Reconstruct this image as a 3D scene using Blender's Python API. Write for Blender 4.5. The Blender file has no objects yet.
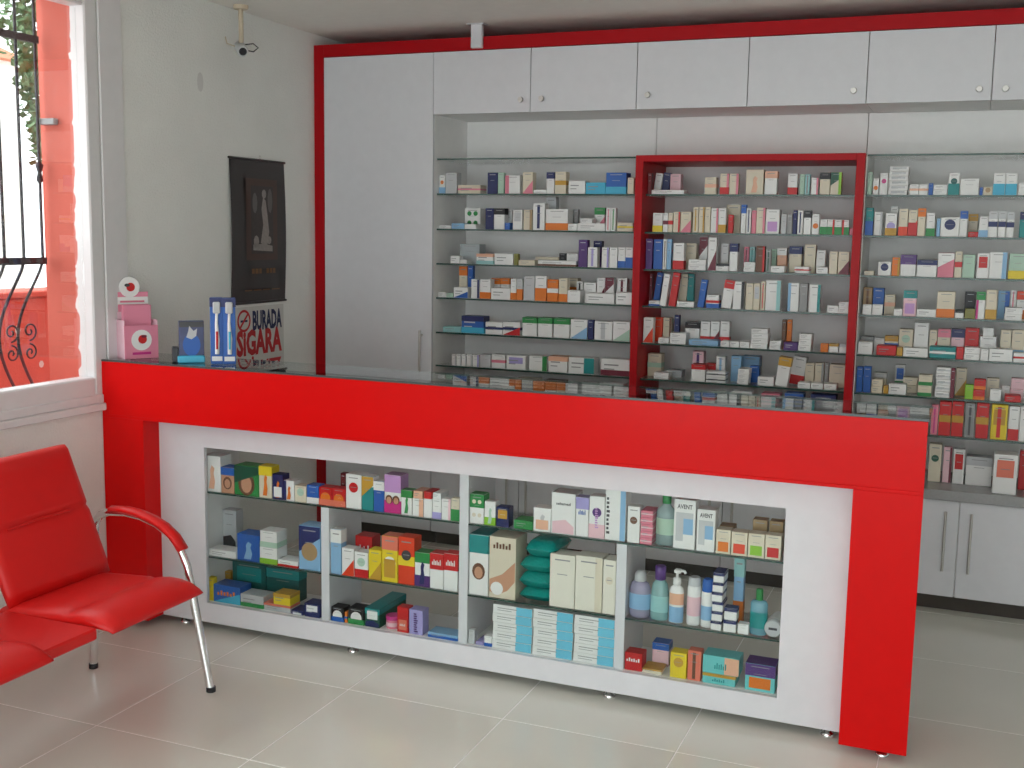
import bpy, bmesh, math, random
from mathutils import Vector, Matrix
random.seed(7)
PI = math.pi
SC = bpy.context.scene
C = SC.collection

# ---------------------------------------------------------------- camera
F, YAW, PITCH, ROLL = 1134.1, 0.3865, -0.1331, 0.0169
CAM = Vector((0.6625, -3.5759, 1.6344))
fw = Vector((-math.sin(YAW)*math.cos(PITCH), math.cos(YAW)*math.cos(PITCH), math.sin(PITCH)))
rt = Vector((math.cos(YAW), math.sin(YAW), 0)); up = rt.cross(fw)
R_, U_ = math.cos(ROLL)*rt + math.sin(ROLL)*up, -math.sin(ROLL)*rt + math.cos(ROLL)*up
cd = bpy.data.cameras.new('camera'); cam = bpy.data.objects.new('camera', cd); C.objects.link(cam)
cd.sensor_width = 36; cd.lens = F*36/1024; cd.clip_start = .05; cd.clip_end = 200
m = Matrix((R_, U_, -fw)).transposed().to_4x4(); m.translation = CAM
cam.matrix_world = m
SC.camera = cam
def PX(u, v, axis, val):
    """where the ray through pixel (u, v) meets the plane axis = val"""
    d = fw + (u-512)/F*R_ - (v-384)/F*U_
    t = (val-CAM[axis])/d[axis]
    return CAM + t*d

# ---------------------------------------------------------------- world, daylight, exposure
w = bpy.data.worlds.new('world'); SC.world = w; w.use_nodes = True
bg = w.node_tree.nodes['Background']
bg.inputs['Color'].default_value = (.93, .97, 1, 1); bg.inputs['Strength'].default_value = 9.0
def area(name, loc, rot, sx, sy, power, col):
    l = bpy.data.lights.new(name, 'AREA'); l.shape = 'RECTANGLE'; l.size = sx; l.size_y = sy
    l.energy = power; l.color = col
    o = bpy.data.objects.new(name, l); C.objects.link(o); o.location = loc; o.rotation_euler = rot
    return o
# overcast daylight through the shopfront behind the viewer and through the side window
area('shopfront_daylight', (.15, -4.95, 1.35), (PI/2, 0, 0), 4.3, 2.2, 32, (1, .985, .96))
area('side_window_daylight', (-3.35, -.95, 2.2), (0, -math.radians(75), 0), 1.6, 1.8, 45, (.95, .98, 1))
VS = SC.view_settings
VS.view_transform = 'Standard'; VS.look = 'None'; VS.gamma = 1; VS.use_curve_mapping = False
VS.exposure = -1.47

# ---------------------------------------------------------------- materials
def srgb(*c): return tuple(((x/255)/12.92 if x <= 10 else (((x/255)+.055)/1.055)**2.4) for x in c)
COL = dict(white=(236,236,234), cream=(222,212,190), grey=(150,150,150), pale_grey=(196,198,200), red=(200,28,30), dark_red=(110,18,28),
 maroon=(112,28,50), pink=(226,130,150), pale_pink=(236,196,204), magenta=(200,40,130), orange=(226,120,30), peach=(232,180,150), orange_red=(226,66,30),
 yellow=(232,206,40), gold=(196,150,50), olive=(130,128,60), brown=(110,72,50), green=(40,140,70), lime=(140,196,50), dark_green=(14,80,60), pale_green=(176,206,186),
 teal=(24,140,140), pale_teal=(150,200,200), cyan=(70,180,214), light_blue=(140,184,220), blue=(36,96,180), navy=(26,38,96), purple=(84,50,120), lavender=(166,158,212),
 lilac=(196,150,206), black=(26,26,32), skin=(200,150,120), tan=(170,140,100), amber=(150,96,40), coral=(226,120,96), dark_teal=(20,92,90), frosted=(176,184,186), aqua=(110,200,200), charcoal=(60,60,64), pale_cyan=(112,198,226), ivory=(232,228,214))
MATS = {}
def mat(name, rgb=None, rough=.45, metal=0, spec=.5, coat=0, noise=0, nscale=20, bump=0, bscale=200, trans=0, emit=None):
    if name in MATS: return MATS[name]
    m = bpy.data.materials.new(name); m.use_nodes = True; nt = m.node_tree; b = nt.nodes['Principled BSDF']
    b.inputs['Roughness'].default_value = rough; b.inputs['Metallic'].default_value = metal
    b.inputs['Specular IOR Level'].default_value = spec; b.inputs['Coat Weight'].default_value = coat
    b.inputs['Coat Roughness'].default_value = .05; b.inputs['Transmission Weight'].default_value = trans
    tc = nt.nodes.new('ShaderNodeTexCoord')
    n = nt.nodes.new('ShaderNodeTexNoise'); n.inputs['Scale'].default_value = nscale; n.inputs['Detail'].default_value = 4
    nt.links.new(tc.outputs['Object'], n.inputs['Vector'])
    mx = nt.nodes.new('ShaderNodeMix'); mx.data_type = 'RGBA'
    k = noise if noise else .04
    mx.inputs[6].default_value = (*[c*(1-k) for c in rgb], 1); mx.inputs[7].default_value = (*[min(1, c*(1+k)) for c in rgb], 1)
    nt.links.new(n.outputs['Fac'], mx.inputs[0]); nt.links.new(mx.outputs[2], b.inputs['Base Color'])
    if bump:
        n2 = nt.nodes.new('ShaderNodeTexNoise'); n2.inputs['Scale'].default_value = bscale; n2.inputs['Detail'].default_value = 3
        nt.links.new(tc.outputs['Object'], n2.inputs['Vector'])
        bp = nt.nodes.new('ShaderNodeBump'); bp.inputs['Strength'].default_value = bump; bp.inputs['Distance'].default_value = .01
        nt.links.new(n2.outputs['Fac'], bp.inputs['Height']); nt.links.new(bp.outputs['Normal'], b.inputs['Normal'])
    MATS[name] = m; return m
def card(c): return mat('card_'+c, srgb(*COL[c]), rough=.42)
def glass(name, tint, refl=.5, rough=.0):
    if name in MATS: return MATS[name]
    m = bpy.data.materials.new(name); m.use_nodes = True; nt = m.node_tree
    nt.nodes.remove(nt.nodes['Principled BSDF']); out = nt.nodes['Material Output']
    t = nt.nodes.new('ShaderNodeBsdfTransparent'); t.inputs['Color'].default_value = (*tint, 1)
    g = nt.nodes.new('ShaderNodeBsdfGlossy'); g.inputs['Roughness'].default_value = rough; g.inputs['Color'].default_value = (1, 1, 1, 1)
    fr = nt.nodes.new('ShaderNodeFresnel'); fr.inputs['IOR'].default_value = 1.45
    mul = nt.nodes.new('ShaderNodeMath'); mul.operation = 'MULTIPLY'; mul.inputs[1].default_value = refl
    nt.links.new(fr.outputs[0], mul.inputs[0])
    mx = nt.nodes.new('ShaderNodeMixShader'); nt.links.new(mul.outputs[0], mx.inputs[0])
    nt.links.new(t.outputs[0], mx.inputs[1]); nt.links.new(g.outputs[0], mx.inputs[2]); nt.links.new(mx.outputs[0], out.inputs['Surface'])
    MATS[name] = m; return m
M_WALL = mat('wall_paint', srgb(238,238,233), rough=.8, noise=.05, nscale=6, bump=.35, bscale=120)
M_WALL2 = mat('wall_smooth', srgb(226,226,222), rough=.8)
M_CEIL = mat('ceiling_paint', srgb(240,237,230), rough=.85, bump=.1, bscale=60)
M_TILE = mat('floor_tile', srgb(224,223,213), rough=.14, spec=.5, noise=.05, nscale=3)
M_GROUT = mat('grout', srgb(250,249,246), rough=.7)
M_RED = mat('red_lacquer', srgb(216,4,5), rough=.3, spec=.16, coat=.03)
M_RED2 = mat('red_board', srgb(178,8,20), rough=.4, spec=.2)
M_LAM = mat('white_laminate', srgb(222,222,226), rough=.25, spec=.4)
M_LAMB = mat('white_board', srgb(245,244,242), rough=.45)
M_SEAM = mat('seam', srgb(120,122,122), rough=.7)
M_GREY = mat('worktop_grey', srgb(150,150,150), rough=.25, noise=.1, nscale=80)
M_DARK = mat('plinth_dark', srgb(62,54,46), rough=.5)
M_CHROME = mat('chrome', (.8,.8,.8), rough=.12, metal=1)
M_STEEL = mat('brushed_steel', (.55,.53,.5), rough=.35, metal=1)
M_VINYL = mat('red_vinyl', srgb(214,26,24), rough=.42, spec=.4, bump=.06, bscale=300)
M_PVC = mat('window_pvc', srgb(224,222,222), rough=.35)
M_IRON = mat('iron', srgb(52,50,54), rough=.5, metal=.3)
M_STUCCO = mat('red_stucco', srgb(206,104,88), rough=.9, noise=.12, nscale=8, bump=.4, bscale=90)
M_LEAF = mat('leaf', srgb(104,134,92), rough=.6, noise=.3, nscale=30)
M_BARK = mat('bark', srgb(96,78,60), rough=.9)
M_PANE = glass('pane_glass', (.97, .985, .98), .13)
M_SHELFG = glass('shelf_glass', (.982, .993, .988), .7)
M_TOPG = glass('top_glass', (.72, .76, .75), 1.0)
M_EDGE = mat('glass_edge', srgb(48,78,70), rough=.2)
M_TOPEDGE = mat('glass_top_edge', srgb(70,78,78), rough=.2)
M_PAPER = mat('paper', srgb(214,212,206), rough=.7)
M_POSTER = mat('poster_dark', srgb(44,36,34), rough=.35)

# ---------------------------------------------------------------- mesh helpers
class MB:
    """collects shapes, then links them as ONE mesh object"""
    def __init__(s): s.v = []; s.f = []; s.mi = []; s.mats = []; s.smooth = []
    def slot(s, m):
        if m not in s.mats: s.mats.append(m)
        return s.mats.index(m)
    def add(s, verts, faces, m, smooth=False):
        o = len(s.v); k = s.slot(m); s.v += [Vector(p) for p in verts]
        for f in faces: s.f.append([i+o for i in f]); s.mi.append(k); s.smooth.append(smooth)
        return s
    def box(s, x0, x1, y0, y1, z0, z1, m, ch=0):
        if ch:
            bm = bmesh.new(); bmesh.ops.create_cube(bm, size=1)
            for v in bm.verts: v.co = Vector(((x0+x1)/2+v.co.x*(x1-x0), (y0+y1)/2+v.co.y*(y1-y0), (z0+z1)/2+v.co.z*(z1-z0)))
            bmesh.ops.bevel(bm, geom=bm.edges[:], offset=min(ch, (x1-x0)*.3, (y1-y0)*.3, (z1-z0)*.3), segments=1, affect='EDGES')
            bm.verts.index_update()
            s.add([v.co.copy() for v in bm.verts], [[v.index for v in f.verts] for f in bm.faces], m); bm.free(); return s
        V = [(x, y, z) for x in (x0, x1) for y in (y0, y1) for z in (z0, z1)]
        return s.add(V, [(0,1,3,2),(4,6,7,5),(0,4,5,1),(2,3,7,6),(0,2,6,4),(1,5,7,3)], m)
    def quad(s, a, b, c, d, m): return s.add([a, b, c, d], [(0,1,2,3)], m)
    def tube(s, pts, r, m, n=10, caps=True):
        pts = [Vector(p) for p in pts]; V = []; prev = None
        for i, p in enumerate(pts):
            t = (pts[min(i+1, len(pts)-1)]-pts[max(i-1, 0)]).normalized()
            if prev is None:
                a = Vector((0,0,1)) if abs(t.z) < .9 else Vector((1,0,0)); nx = (a-t*a.dot(t)).normalized()
            else: nx = (prev-t*prev.dot(t)).normalized()
            prev = nx; ny = t.cross(nx); rr = r[i] if isinstance(r, (list, tuple)) else r
            V += [p+rr*(math.cos(2*PI*k/n)*nx+math.sin(2*PI*k/n)*ny) for k in range(n)]
        Fc = []
        for i in range(len(pts)-1):
            for k in range(n): Fc.append((i*n+k, i*n+(k+1)%n, (i+1)*n+(k+1)%n, (i+1)*n+k))
        s.add(V, Fc, m, True)
        if caps:
            o = len(pts)-1
            s.add(V[:n], [tuple(range(n))[::-1]], m); s.add(V[o*n:], [tuple(range(n))], m)
        return s
    def lathe(s, prof, cx, cy, m, n=20, sx=1, sy=1):
        V = [(cx+r*sx*math.cos(2*PI*k/n), cy+r*sy*math.sin(2*PI*k/n), z) for r, z in prof for k in range(n)]; Fc = []
        for i in range(len(prof)-1):
            for k in range(n): Fc.append((i*n+k, i*n+(k+1)%n, (i+1)*n+(k+1)%n, (i+1)*n+k))
        s.add(V, Fc, m, True)
        s.add(V[:n], [tuple(range(n))[::-1]], m); s.add(V[-n:], [tuple(range(n))], m); return s
    def disc(s, c, ax, ay, r, m, n=20, r2=None):
        c, ax, ay = Vector(c), Vector(ax), Vector(ay)
        return s.add([c+r*math.cos(2*PI*k/n)*ax+(r2 or r)*math.sin(2*PI*k/n)*ay for k in range(n)], [tuple(range(n))], m)
    def ring(s, c, ax, ay, r0, r1, m, n=24):
        c, ax, ay = Vector(c), Vector(ax), Vector(ay); V = []
        for k in range(n):
            e = math.cos(2*PI*k/n)*ax+math.sin(2*PI*k/n)*ay; V += [c+r0*e, c+r1*e]
        return s.add(V, [(2*k, 2*k+1, (2*k+3) % (2*n), (2*k+2) % (2*n)) for k in range(n)], m)
    def text(s, word, c, ax, ay, size, m, width=None):
        """flat print: the word centred at c, reading along ax, standing along ay"""
        vs, fs = glyphs(word)
        if not vs: return s
        x0 = min(v[0] for v in vs); x1 = max(v[0] for v in vs); y0 = min(v[1] for v in vs); y1 = max(v[1] for v in vs)
        k = size/max(y1-y0, 1e-6); kx = (width/(x1-x0)) if width else k
        c, ax, ay = Vector(c), Vector(ax), Vector(ay)
        return s.add([c+(v[0]-(x0+x1)/2)*kx*ax+(v[1]-(y0+y1)/2)*k*ay for v in vs], fs, m)
    def build(s, name, parent=None, origin=None):
        org = ORG[parent] if parent else Vector(origin if origin is not None else (0,0,0))
        me = bpy.data.meshes.new(name); me.from_pydata([v-org for v in s.v], [], s.f)
        for mm in s.mats: me.materials.append(mm)
        me.polygons.foreach_set('material_index', s.mi); me.polygons.foreach_set('use_smooth', s.smooth); me.update()
        o = bpy.data.objects.new(name, me); C.objects.link(o)
        if parent: o.parent = parent
        else: o.location = org
        ORG[o] = org; return o
ORG = {}; GL = {}
def glyphs(word):
    if word not in GL:
        bold = .045 if word[:3] in ('BUR', 'SiG', 'İÇİ') else .02
        cu = bpy.data.curves.new('t', 'FONT'); cu.body = word; cu.offset = bold; cu.resolution_u = 2
        o = bpy.data.objects.new('t', cu); C.objects.link(o); dg = bpy.context.evaluated_depsgraph_get()
        me = o.evaluated_get(dg).to_mesh()
        GL[word] = ([tuple(v.co) for v in me.vertices], [tuple(p.vertices) for p in me.polygons])
        o.evaluated_get(dg).to_mesh_clear(); bpy.data.objects.remove(o); bpy.data.curves.remove(cu)
    return GL[word]
def tag(o, label, cat, group=None, kind=None):
    if label: o['label'] = label
    if cat: o['category'] = cat
    if group: o['group'] = group
    if kind: o['kind'] = kind
    return o
def thing(name, loc, label, cat, group=None, rz=0, kind=None):
    o = bpy.data.objects.new(name, None); C.objects.link(o); o.empty_display_size = .05
    o.location = loc; o.rotation_euler = (0, 0, rz); ORG[o] = Vector(loc) if not rz else Vector((0,0,0))
    return tag(o, label, cat, group, kind)
def struct(o, label=None): o['kind'] = 'structure'; (label and o.__setitem__('label', label)); return o
def B(name, x0, x1, y0, y1, z0, z1, m, parent=None, ch=0, origin=None):
    return MB().box(x0, x1, y0, y1, z0, z1, m, ch).build(name, parent, origin)

# ---------------------------------------------------------------- room
XL, XR, YF, YB, ZC = -2.585, 2.6, -4.7, 2.06, 2.63
WT = .3
floor = struct(B('floor', XL-.05, XR+.05, YF-.05, YB+.05, -.06, -.0012, M_GROUT), 'pale glossy tiled floor with light joints')
T0 = None
i0, i1 = -2, 9
for i in range(i0, i1):
    for j in range(-9, 4):
        x0 = max(-1.928+.6*i+.002, XL+.001); x1 = min(-1.928+.6*(i+1)-.002, XR-.001); y0 = max(-.193+.6*j+.002, YF+.001); y1 = min(-.193+.6*(j+1)-.002, YB-.001)
        if x1-x0 < .03 or y1-y0 < .03: continue
        full = abs(x1-x0-.596) < 1e-4 and abs(y1-y0-.596) < 1e-4
        if full and T0:
            t = T0.copy(); C.objects.link(t); t.parent = floor; t.location = (x0, y0, 0)
        else:
            t = MB().box(0, x1-x0, 0, y1-y0, -.012, 0, M_TILE, .0012).build('tile', None, (0,0,0)); t.parent = floor; t.location = (x0, y0, 0)
            if full: T0 = t
struct(B('ceiling', XL-WT, XR+.1, YF-.1, YB+.1, ZC, ZC+.1, M_CEIL), 'plain pale ceiling')
struct(B('wall_back', XL-WT, XR+.1, YB, YB+.12, -.05, ZC, M_WALL2), 'white wall behind the shelving')
struct(B('wall_right', XR, XR+.1, YF, YB, -.05, ZC, M_WALL2), 'plain white wall opposite the window')

# outer reveal of the side window: red paint with a ragged edge towards the white frame
def reveal_mat():
    m = bpy.data.materials.new('reveal_paint'); m.use_nodes = True; nt = m.node_tree; b = nt.nodes['Principled BSDF']; b.inputs['Roughness'].default_value = .85
    tc = nt.nodes.new('ShaderNodeTexCoord'); sp = nt.nodes.new('ShaderNodeSeparateXYZ'); nt.links.new(tc.outputs['Object'], sp.inputs[0])
    n = nt.nodes.new('ShaderNodeTexNoise'); n.inputs['Scale'].default_value = 14; n.inputs['Detail'].default_value = 5; nt.links.new(tc.outputs['Object'], n.inputs['Vector'])
    ma = nt.nodes.new('ShaderNodeMath'); ma.operation = 'MULTIPLY_ADD'; ma.inputs[1].default_value = .09; nt.links.new(n.outputs['Fac'], ma.inputs[0]); nt.links.new(sp.outputs['X'], ma.inputs[2])
    gt = nt.nodes.new('ShaderNodeMath'); gt.operation = 'GREATER_THAN'; gt.inputs[1].default_value = -2.674; nt.links.new(ma.outputs[0], gt.inputs[0])
    mx = nt.nodes.new('ShaderNodeMix'); mx.data_type = 'RGBA'; mx.inputs[6].default_value = (*srgb(206,104,88), 1); mx.inputs[7].default_value = (*srgb(228,224,222), 1)
    nt.links.new(gt.outputs[0], mx.inputs[0]); nt.links.new(mx.outputs[2], b.inputs['Base Color']); return m
M_REVEAL = reveal_mat()
WY0, WY1, WZ0, WZ1 = -1.75, .035, .93, 2.54
wl = MB()
def wallbox(y0, y1, z0, z1, rev):
    wl.box(XL-.02, XL, y0, y1, z0, z1, M_WALL); wl.box(XL-WT, XL-.02, y0, y1, z0, z1, M_REVEAL if rev else M_STUCCO)
wallbox(YF, WY0, -.05, ZC, True); wallbox(WY1, YB, -.05, ZC, True); wallbox(WY0, WY1, -.05, WZ0, True); wallbox(WY0, WY1, WZ1, ZC, True)
wall_left = struct(wl.build('wall_left'), 'white textured wall with the window, poster and sign')
q = PX(200, 82, 0, XL); MB().disc((XL+.0015, q.y, q.z), (0,1,0), (0,0,1), .022, mat('patch_paint', srgb(220,218,214), rough=.8), r2=.042).build('patch', wall_left)
# front wall behind the viewer: the glazed shopfront
fwm = MB()
for a in ((XL-WT, -2.1, -.05, ZC), (2.35, XR+.1, -.05, ZC), (-2.1, 2.35, -.05, .12), (-2.1, 2.35, 2.5, ZC)): fwm.box(a[0], a[1], YF-.15, YF, a[2], a[3], M_WALL2)
struct(fwm.build('wall_front'), 'wall around the glazed shopfront')
w2 = thing('window_2', (.125, YF-.08, .12), 'wide glazed shopfront with white frame', None, kind='structure')
fr = MB()
for x in (-2.1, -.63, .84, 2.29): fr.box(x, x+.06, YF-.1, YF-.05, .12, 2.5, M_PVC)
fr.box(-2.1, 2.35, YF-.1, YF-.05, .12, .18, M_PVC); fr.box(-2.1, 2.35, YF-.1, YF-.05, 2.44, 2.5, M_PVC); fr.build('window_frame', w2)
for x in (-2.04, -.57, .9): B('pane', x+.001, x+1.388, YF-.078, YF-.072, .181, 2.439, M_PANE, w2)

# side window
w1 = thing('window_1', (XL, -.8, WZ0), 'white framed window onto an iron grille and red wall', None, kind='structure')
fr = MB(); X0, X1 = XL-.07, XL+.012
for (y0, y1, z0, z1) in ((.035, .165, .905, 2.625), (-1.88, -1.75, .905, 2.625), (-1.75, .035, 2.54, 2.625)): fr.box(XL+.001, X1, y0, y1, z0, z1, M_PVC, .003)
for (y0, y1, z0, z1) in ((-.035, .034, .932, 2.538), (-1.749, -1.68, .932, 2.538), (-1.68, -.035, .932, 1.03), (-1.68, -.035, 2.47, 2.538), (-.9, -.83, 1.03, 2.47)): fr.box(X0, XL+.006, y0, y1, z0, z1, M_PVC, .006)
fr.build('window_frame', w1)
for (y0, y1) in ((-.829, -.036), (-1.679, -.901)): B('pane', XL-.04, XL-.034, y0, y1, 1.031, 2.469, M_PANE, w1)
MB().box(XL+.001, XL+.03, -1.9, -.002, .895, .925, M_PVC, .004).box(XL+.001, XL+.018, -1.9, -.002, .925, .96, M_PVC, .004).build('window_sill', w1)

# ---------------------------------------------------------------- outside the side window
struct(B('ground', -14, XL-WT-.001, -8, 12, -.35, -.25, mat('yard_ground', srgb(176,170,160), rough=.9, noise=.1)), 'pale yard outside the window')
lw = thing('garden_wall', (-3.85, 1, -.25), 'low red stuccoed garden wall with white paint splashes outside the window', 'wall')
b_ = MB(); b_.box(-3.95, -3.75, -3.2, 5.2, -.25, 1.27, M_STUCCO, .01)
random.seed(3)
for k in range(16):
    y = random.uniform(.2, 1.5); z = random.uniform(.75, 1.2); b_.disc((-3.7485, y, z), (0,1,0), (0,0,1), random.uniform(.01,.03), M_PAPER, 7, random.uniform(.01,.025))
b_.build('wall_body', lw); MB().box(-3.98, -3.72, -3.22, 5.22, 1.27, 1.30, M_STUCCO, .006).build('coping', lw)

gr = thing('window_grille', (-2.87, -.85, .95), 'black wrought iron window grille with bellied bars and scrolls', 'grille')
GX = -2.865
def bar_pts(y):
    P = [(GX, y, 2.62)] + [(GX, y, 2.62-.1*k) for k in range(1, 12)]
    for k in range(15):
        t = k/14; z = 1.487-t*.56
        P.append((GX-.15*math.sin(PI*min(1, t*.86))**1.3*1.0, y, z))
    return P
ys = [0.0-.0985*k for k in range(18)]
for y in ys: MB().tube(bar_pts(y), .0065, M_IRON, 6).build('bar', gr)
for z in (2.36, 1.487): MB().box(GX-.01, GX+.01, ys[-1]-.01, ys[0]+.012, z-.014, z+.014, M_IRON).build('crossbar', gr)
for y in ys[::3]: MB().lathe([(.001, 1.79), (.014, 1.81), (.008, 1.84), (.016, 1.87), (.001, 1.89)], GX, y, M_IRON, 8).build('collar', gr)
def spiral(cy, cz, r0, turns, dirn, x, ph):
    P = []
    for k in range(22):
        t = k/21; r = r0*(1-.85*t); a = ph+dirn*turns*2*PI*t; P.append((x, cy+r*math.cos(a), cz+r*math.sin(a)))
    return P
for k, y in enumerate([.0985]+ys[:-1]):
    yc = y-.049
    for (cz, r, d, ph) in ((1.19, .040, 1, -PI/2), (1.10, .036, -1, PI/2)):
        MB().tube(spiral(yc, cz, r, 1.4, d, GX-.135, ph), .004, M_IRON, 5).build('scroll', gr)
MB().box(GX-.004, GX+.075, .008, .034, 2.03, 2.055, card('grey'), .003).build('wall_anchor', gr)

vine = thing('climbing_vine', (-3.45, 1.05, -.25), 'leafy green climbing vine hanging outside the window grille', 'vine')
st = MB(); random.seed(11)
stem = [(-3.45+.03*math.sin(k), 1.05+.05*math.sin(k*.8), -.25+.17*k) for k in range(17)]+[(-3.45, .95, 2.66), (-3.44, .80, 2.80), (-3.42, .62, 2.84)]+[tuple(PX(u, v, 0, -3.4)) for u, v in ((30, -60), (25, -20), (25, 30), (29, 80), (37, 130))]
st.tube(stem, [.018-.0006*k for k in range(len(stem))], M_BARK, 6); st.build('stem', vine)
lf = MB()
for k in range(1500):
    v = -70+235*random.random()**1.35; u = 24+20*max(0, v/155)**1.5+random.gauss(0, 11-6.5*max(0, min(1, v/120)))
    if v < 25: u += random.gauss(0, 10)
    c = PX(u, v, 0, -3.4+random.gauss(0, .07))
    a = Vector((random.gauss(0,1), random.gauss(0,1), random.gauss(-.4,.7))).normalized(); n = a.cross(Vector((random.random()-.5, random.random()-.5, random.random()))).normalized()
    L = random.uniform(.03,.055); W = L*.42; b2 = a.cross(n)
    lf.add([c, c+a*L*.5+n*W, c+a*L, c+a*L*.5-n*W, c+a*L*.5+b2*W*.3], [(0,1,4),(1,2,4),(2,3,4),(3,0,4)], M_LEAF)
f_ = lf.build('foliage', vine); f_['kind'] = 'stuff'
hs = thing('far_house', (-12.5, 7.5, -.25), 'pale distant house with orange tiled roof seen past the vine', 'house')
hz = PX(8, 60, 0, -12); hy = hz.y
B('wall', -14, -12.1, hy-4, hy+.25, -.25, hz.z, mat('house_wall', srgb(232,228,220), rough=.9), hs)
MB().add([(-11.9,hy-4.2,hz.z),(-11.9,hy+.4,hz.z),(-14.2,hy+.4,hz.z),(-14.2,hy-4.2,hz.z),(-13,hy-3.6,hz.z+.55),(-13,hy-.1,hz.z+.55)], [(0,1,5,4),(2,3,4,5),(0,4,3),(1,2,5),(0,3,2,1)], mat('roof_tile', srgb(206,130,100), rough=.9, noise=.2)).build('roof', hs)

# ---------------------------------------------------------------- back cabinets
YD = 1.63           # plane of the doors
YBK = 2.02          # back of the open niche
ZB = .557           # top of the worktop
S = [-1.897, -1.379, -.852, -.340, .170, .666, 1.18, 1.70, 2.22]
UZ0, UZ1 = 2.2096, 2.5105
sur = thing('cabinet_surround', (0, 1.8, 0), 'red painted border around the top and side of the white cupboards', 'trim')
MB().box(XL+.001, -2.527, YD-.02, YB-.001, 0, 2.572, M_RED2, .001).build('side_board', sur)
MB().box(-2.527, 2.59, YD-.02, YB-.001, UZ1, 2.572, M_RED2, .001).build('top_board', sur)
brk = thing('ceiling_bracket', (-1.655, YD-.035, 2.52), 'small white bracket joining the red border to the ceiling', 'bracket')
B('strap', -1.685, -1.627, YD-.045, YD-.021, 2.515, ZC-.001, M_LAM, brk, .003)
B('plate', -1.70, -1.612, YD-.06, YD+.0, ZC-.006, ZC-.001, M_LAM, brk)
tall = thing('tall_cupboard', (-2.21, 1.84, 0), 'tall white single door cupboard beside the poster wall', 'cupboard')
B('body', -2.526, S[0], YD+.001, YB-.002, .08, UZ1-.001, M_LAMB, tall)
B('plinth', -2.52, S[0]-.005, YD+.05, YB-.01, 0, .08, M_DARK, tall)
d_ = B('door', -2.524, S[0]-.0, YD-.019, YD, .082, UZ1-.003, M_LAM, tall, .0012)
def handle(x, z0, z1, y, parent, r=.006):
    h = MB().tube([(x, y-.03, z0), (x, y-.03, z1)], r, M_STEEL, 10)
    for z in (z0+.025, z1-.025): h.tube([(x, y-.03, z), (x, y, z)], r*.8, M_STEEL, 8)
    return h.build('handle', parent)
handle(PX(421, 350, 1, YD-.03).x, PX(421, 383, 1, YD-.03).z-.05, PX(421, 330, 1, YD-.03).z, YD-.019, d_)
kn = [(520.7, 99.6), (541.4, 98.5), (647.6, 95), (853.7, 90.7), (979.3, 89), (1005.6, 88.6)]
ulab = ['white wall cupboard over the shelves, adjoining the tall cupboard', 'white wall cupboard over the shelves, second along from the tall cupboard',
 'white wall cupboard above the red shelf frame, knob towards the tall cupboard', 'white wall cupboard above the red shelf frame, knob away from the tall cupboard',
 'white wall cupboard just past the red shelf frame, fifth from the tall cupboard', 'white wall cupboard sixth along from the tall cupboard, knob beside its seam',
 'white wall cupboard seventh along from the tall cupboard', 'white wall cupboard eighth along from the tall cupboard']
for k in range(8):
    a, b = S[k], S[k+1]
    u = thing('wall_cupboard', ((a+b)/2, 1.84, UZ0), ulab[k], 'cupboard', 'white wall cupboards along the top')
    B('body', a+.001, b-.001, YD+.001, YB-.002, UZ0, UZ1-.001, M_LAMB, u)
    d_ = B('door', a+.0018, b-.0018, YD-.019, YD, UZ0-.002, UZ1-.003, M_LAM, u, .0012)
    if k < 6: p = PX(*kn[k], 1, YD-.03)
    else: p = Vector((b-.05, 0, 2.255))
    kb = MB(); kb.tube([(p.x, YD-.019, p.z), (p.x, YD-.03, p.z), (p.x, YD-.032, p.z), (p.x, YD-.042, p.z)], [.006, .006, .014, .012], M_STEEL, 14)
    kb.build('knob', d_)
# open niche: backing panels and glass shelves
LV = [1.996, 1.822, 1.646, 1.472, 1.298, 1.121, .950, .783]
bk = thing('shelf_backing', (0, 2.04, ZB), 'plain white backing panels behind the glass medicine shelves', 'backing')
for a, b in ((S[0]+.001, -.862), (-.859, .146), (.149, 1.16), (1.163, 2.59)): B('panel', a, b, YBK, YB-.002, ZB+.001, UZ0-.001, M_LAMB, bk, .001)
def gshelf(x0, x1, z, parent, y0=YD+.03):
    g = MB(); g.box(x0, x1, y0+.0006, YBK-.002, z-.008, z, M_SHELFG); g.box(x0, x1, y0-.0004, y0+.0006, z-.008, z, M_EDGE)
    return g.build('glass_shelf', parent)
rf = thing('red_shelf_frame', (-.33, 1.8, ZB), 'red box frame around the middle glass shelves', 'shelf frame')
RX0, RX1 = -.842, .182
B('side_board', RX0, RX0+.036, YD-.03, YBK-.001, ZB, 1.998, M_RED2, rf, .0015); B('side_board', RX1-.036, RX1, YD-.03, YBK-.001, ZB, 1.998, M_RED2, rf, .0015)
B('outer_lining', RX1, RX1+.003, YD+.02, YBK-.001, ZB, 1.998, M_LAMB, rf)
B('top_board', RX0+.036, RX1-.036, YD-.03, YBK-.001, 1.968, 1.998, M_RED2, rf, .0015)
for z in LV[1:]: gshelf(RX0+.0365, RX1-.0365, z, rf)
ls_ = thing('glass_shelf_bay', (-1.37, 1.84, ZB), 'open bay of glass shelves between the tall cupboard and red frame', 'shelving')
rs_ = thing('glass_shelf_bay', (1.3, 1.84, ZB), 'open bay of glass shelves above the bar handled base cupboard', 'shelving')
for z in LV: gshelf(S[0]+.001, RX0-.001, z, ls_); gshelf(RX1+.004, 2.59, z, rs_)
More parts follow.
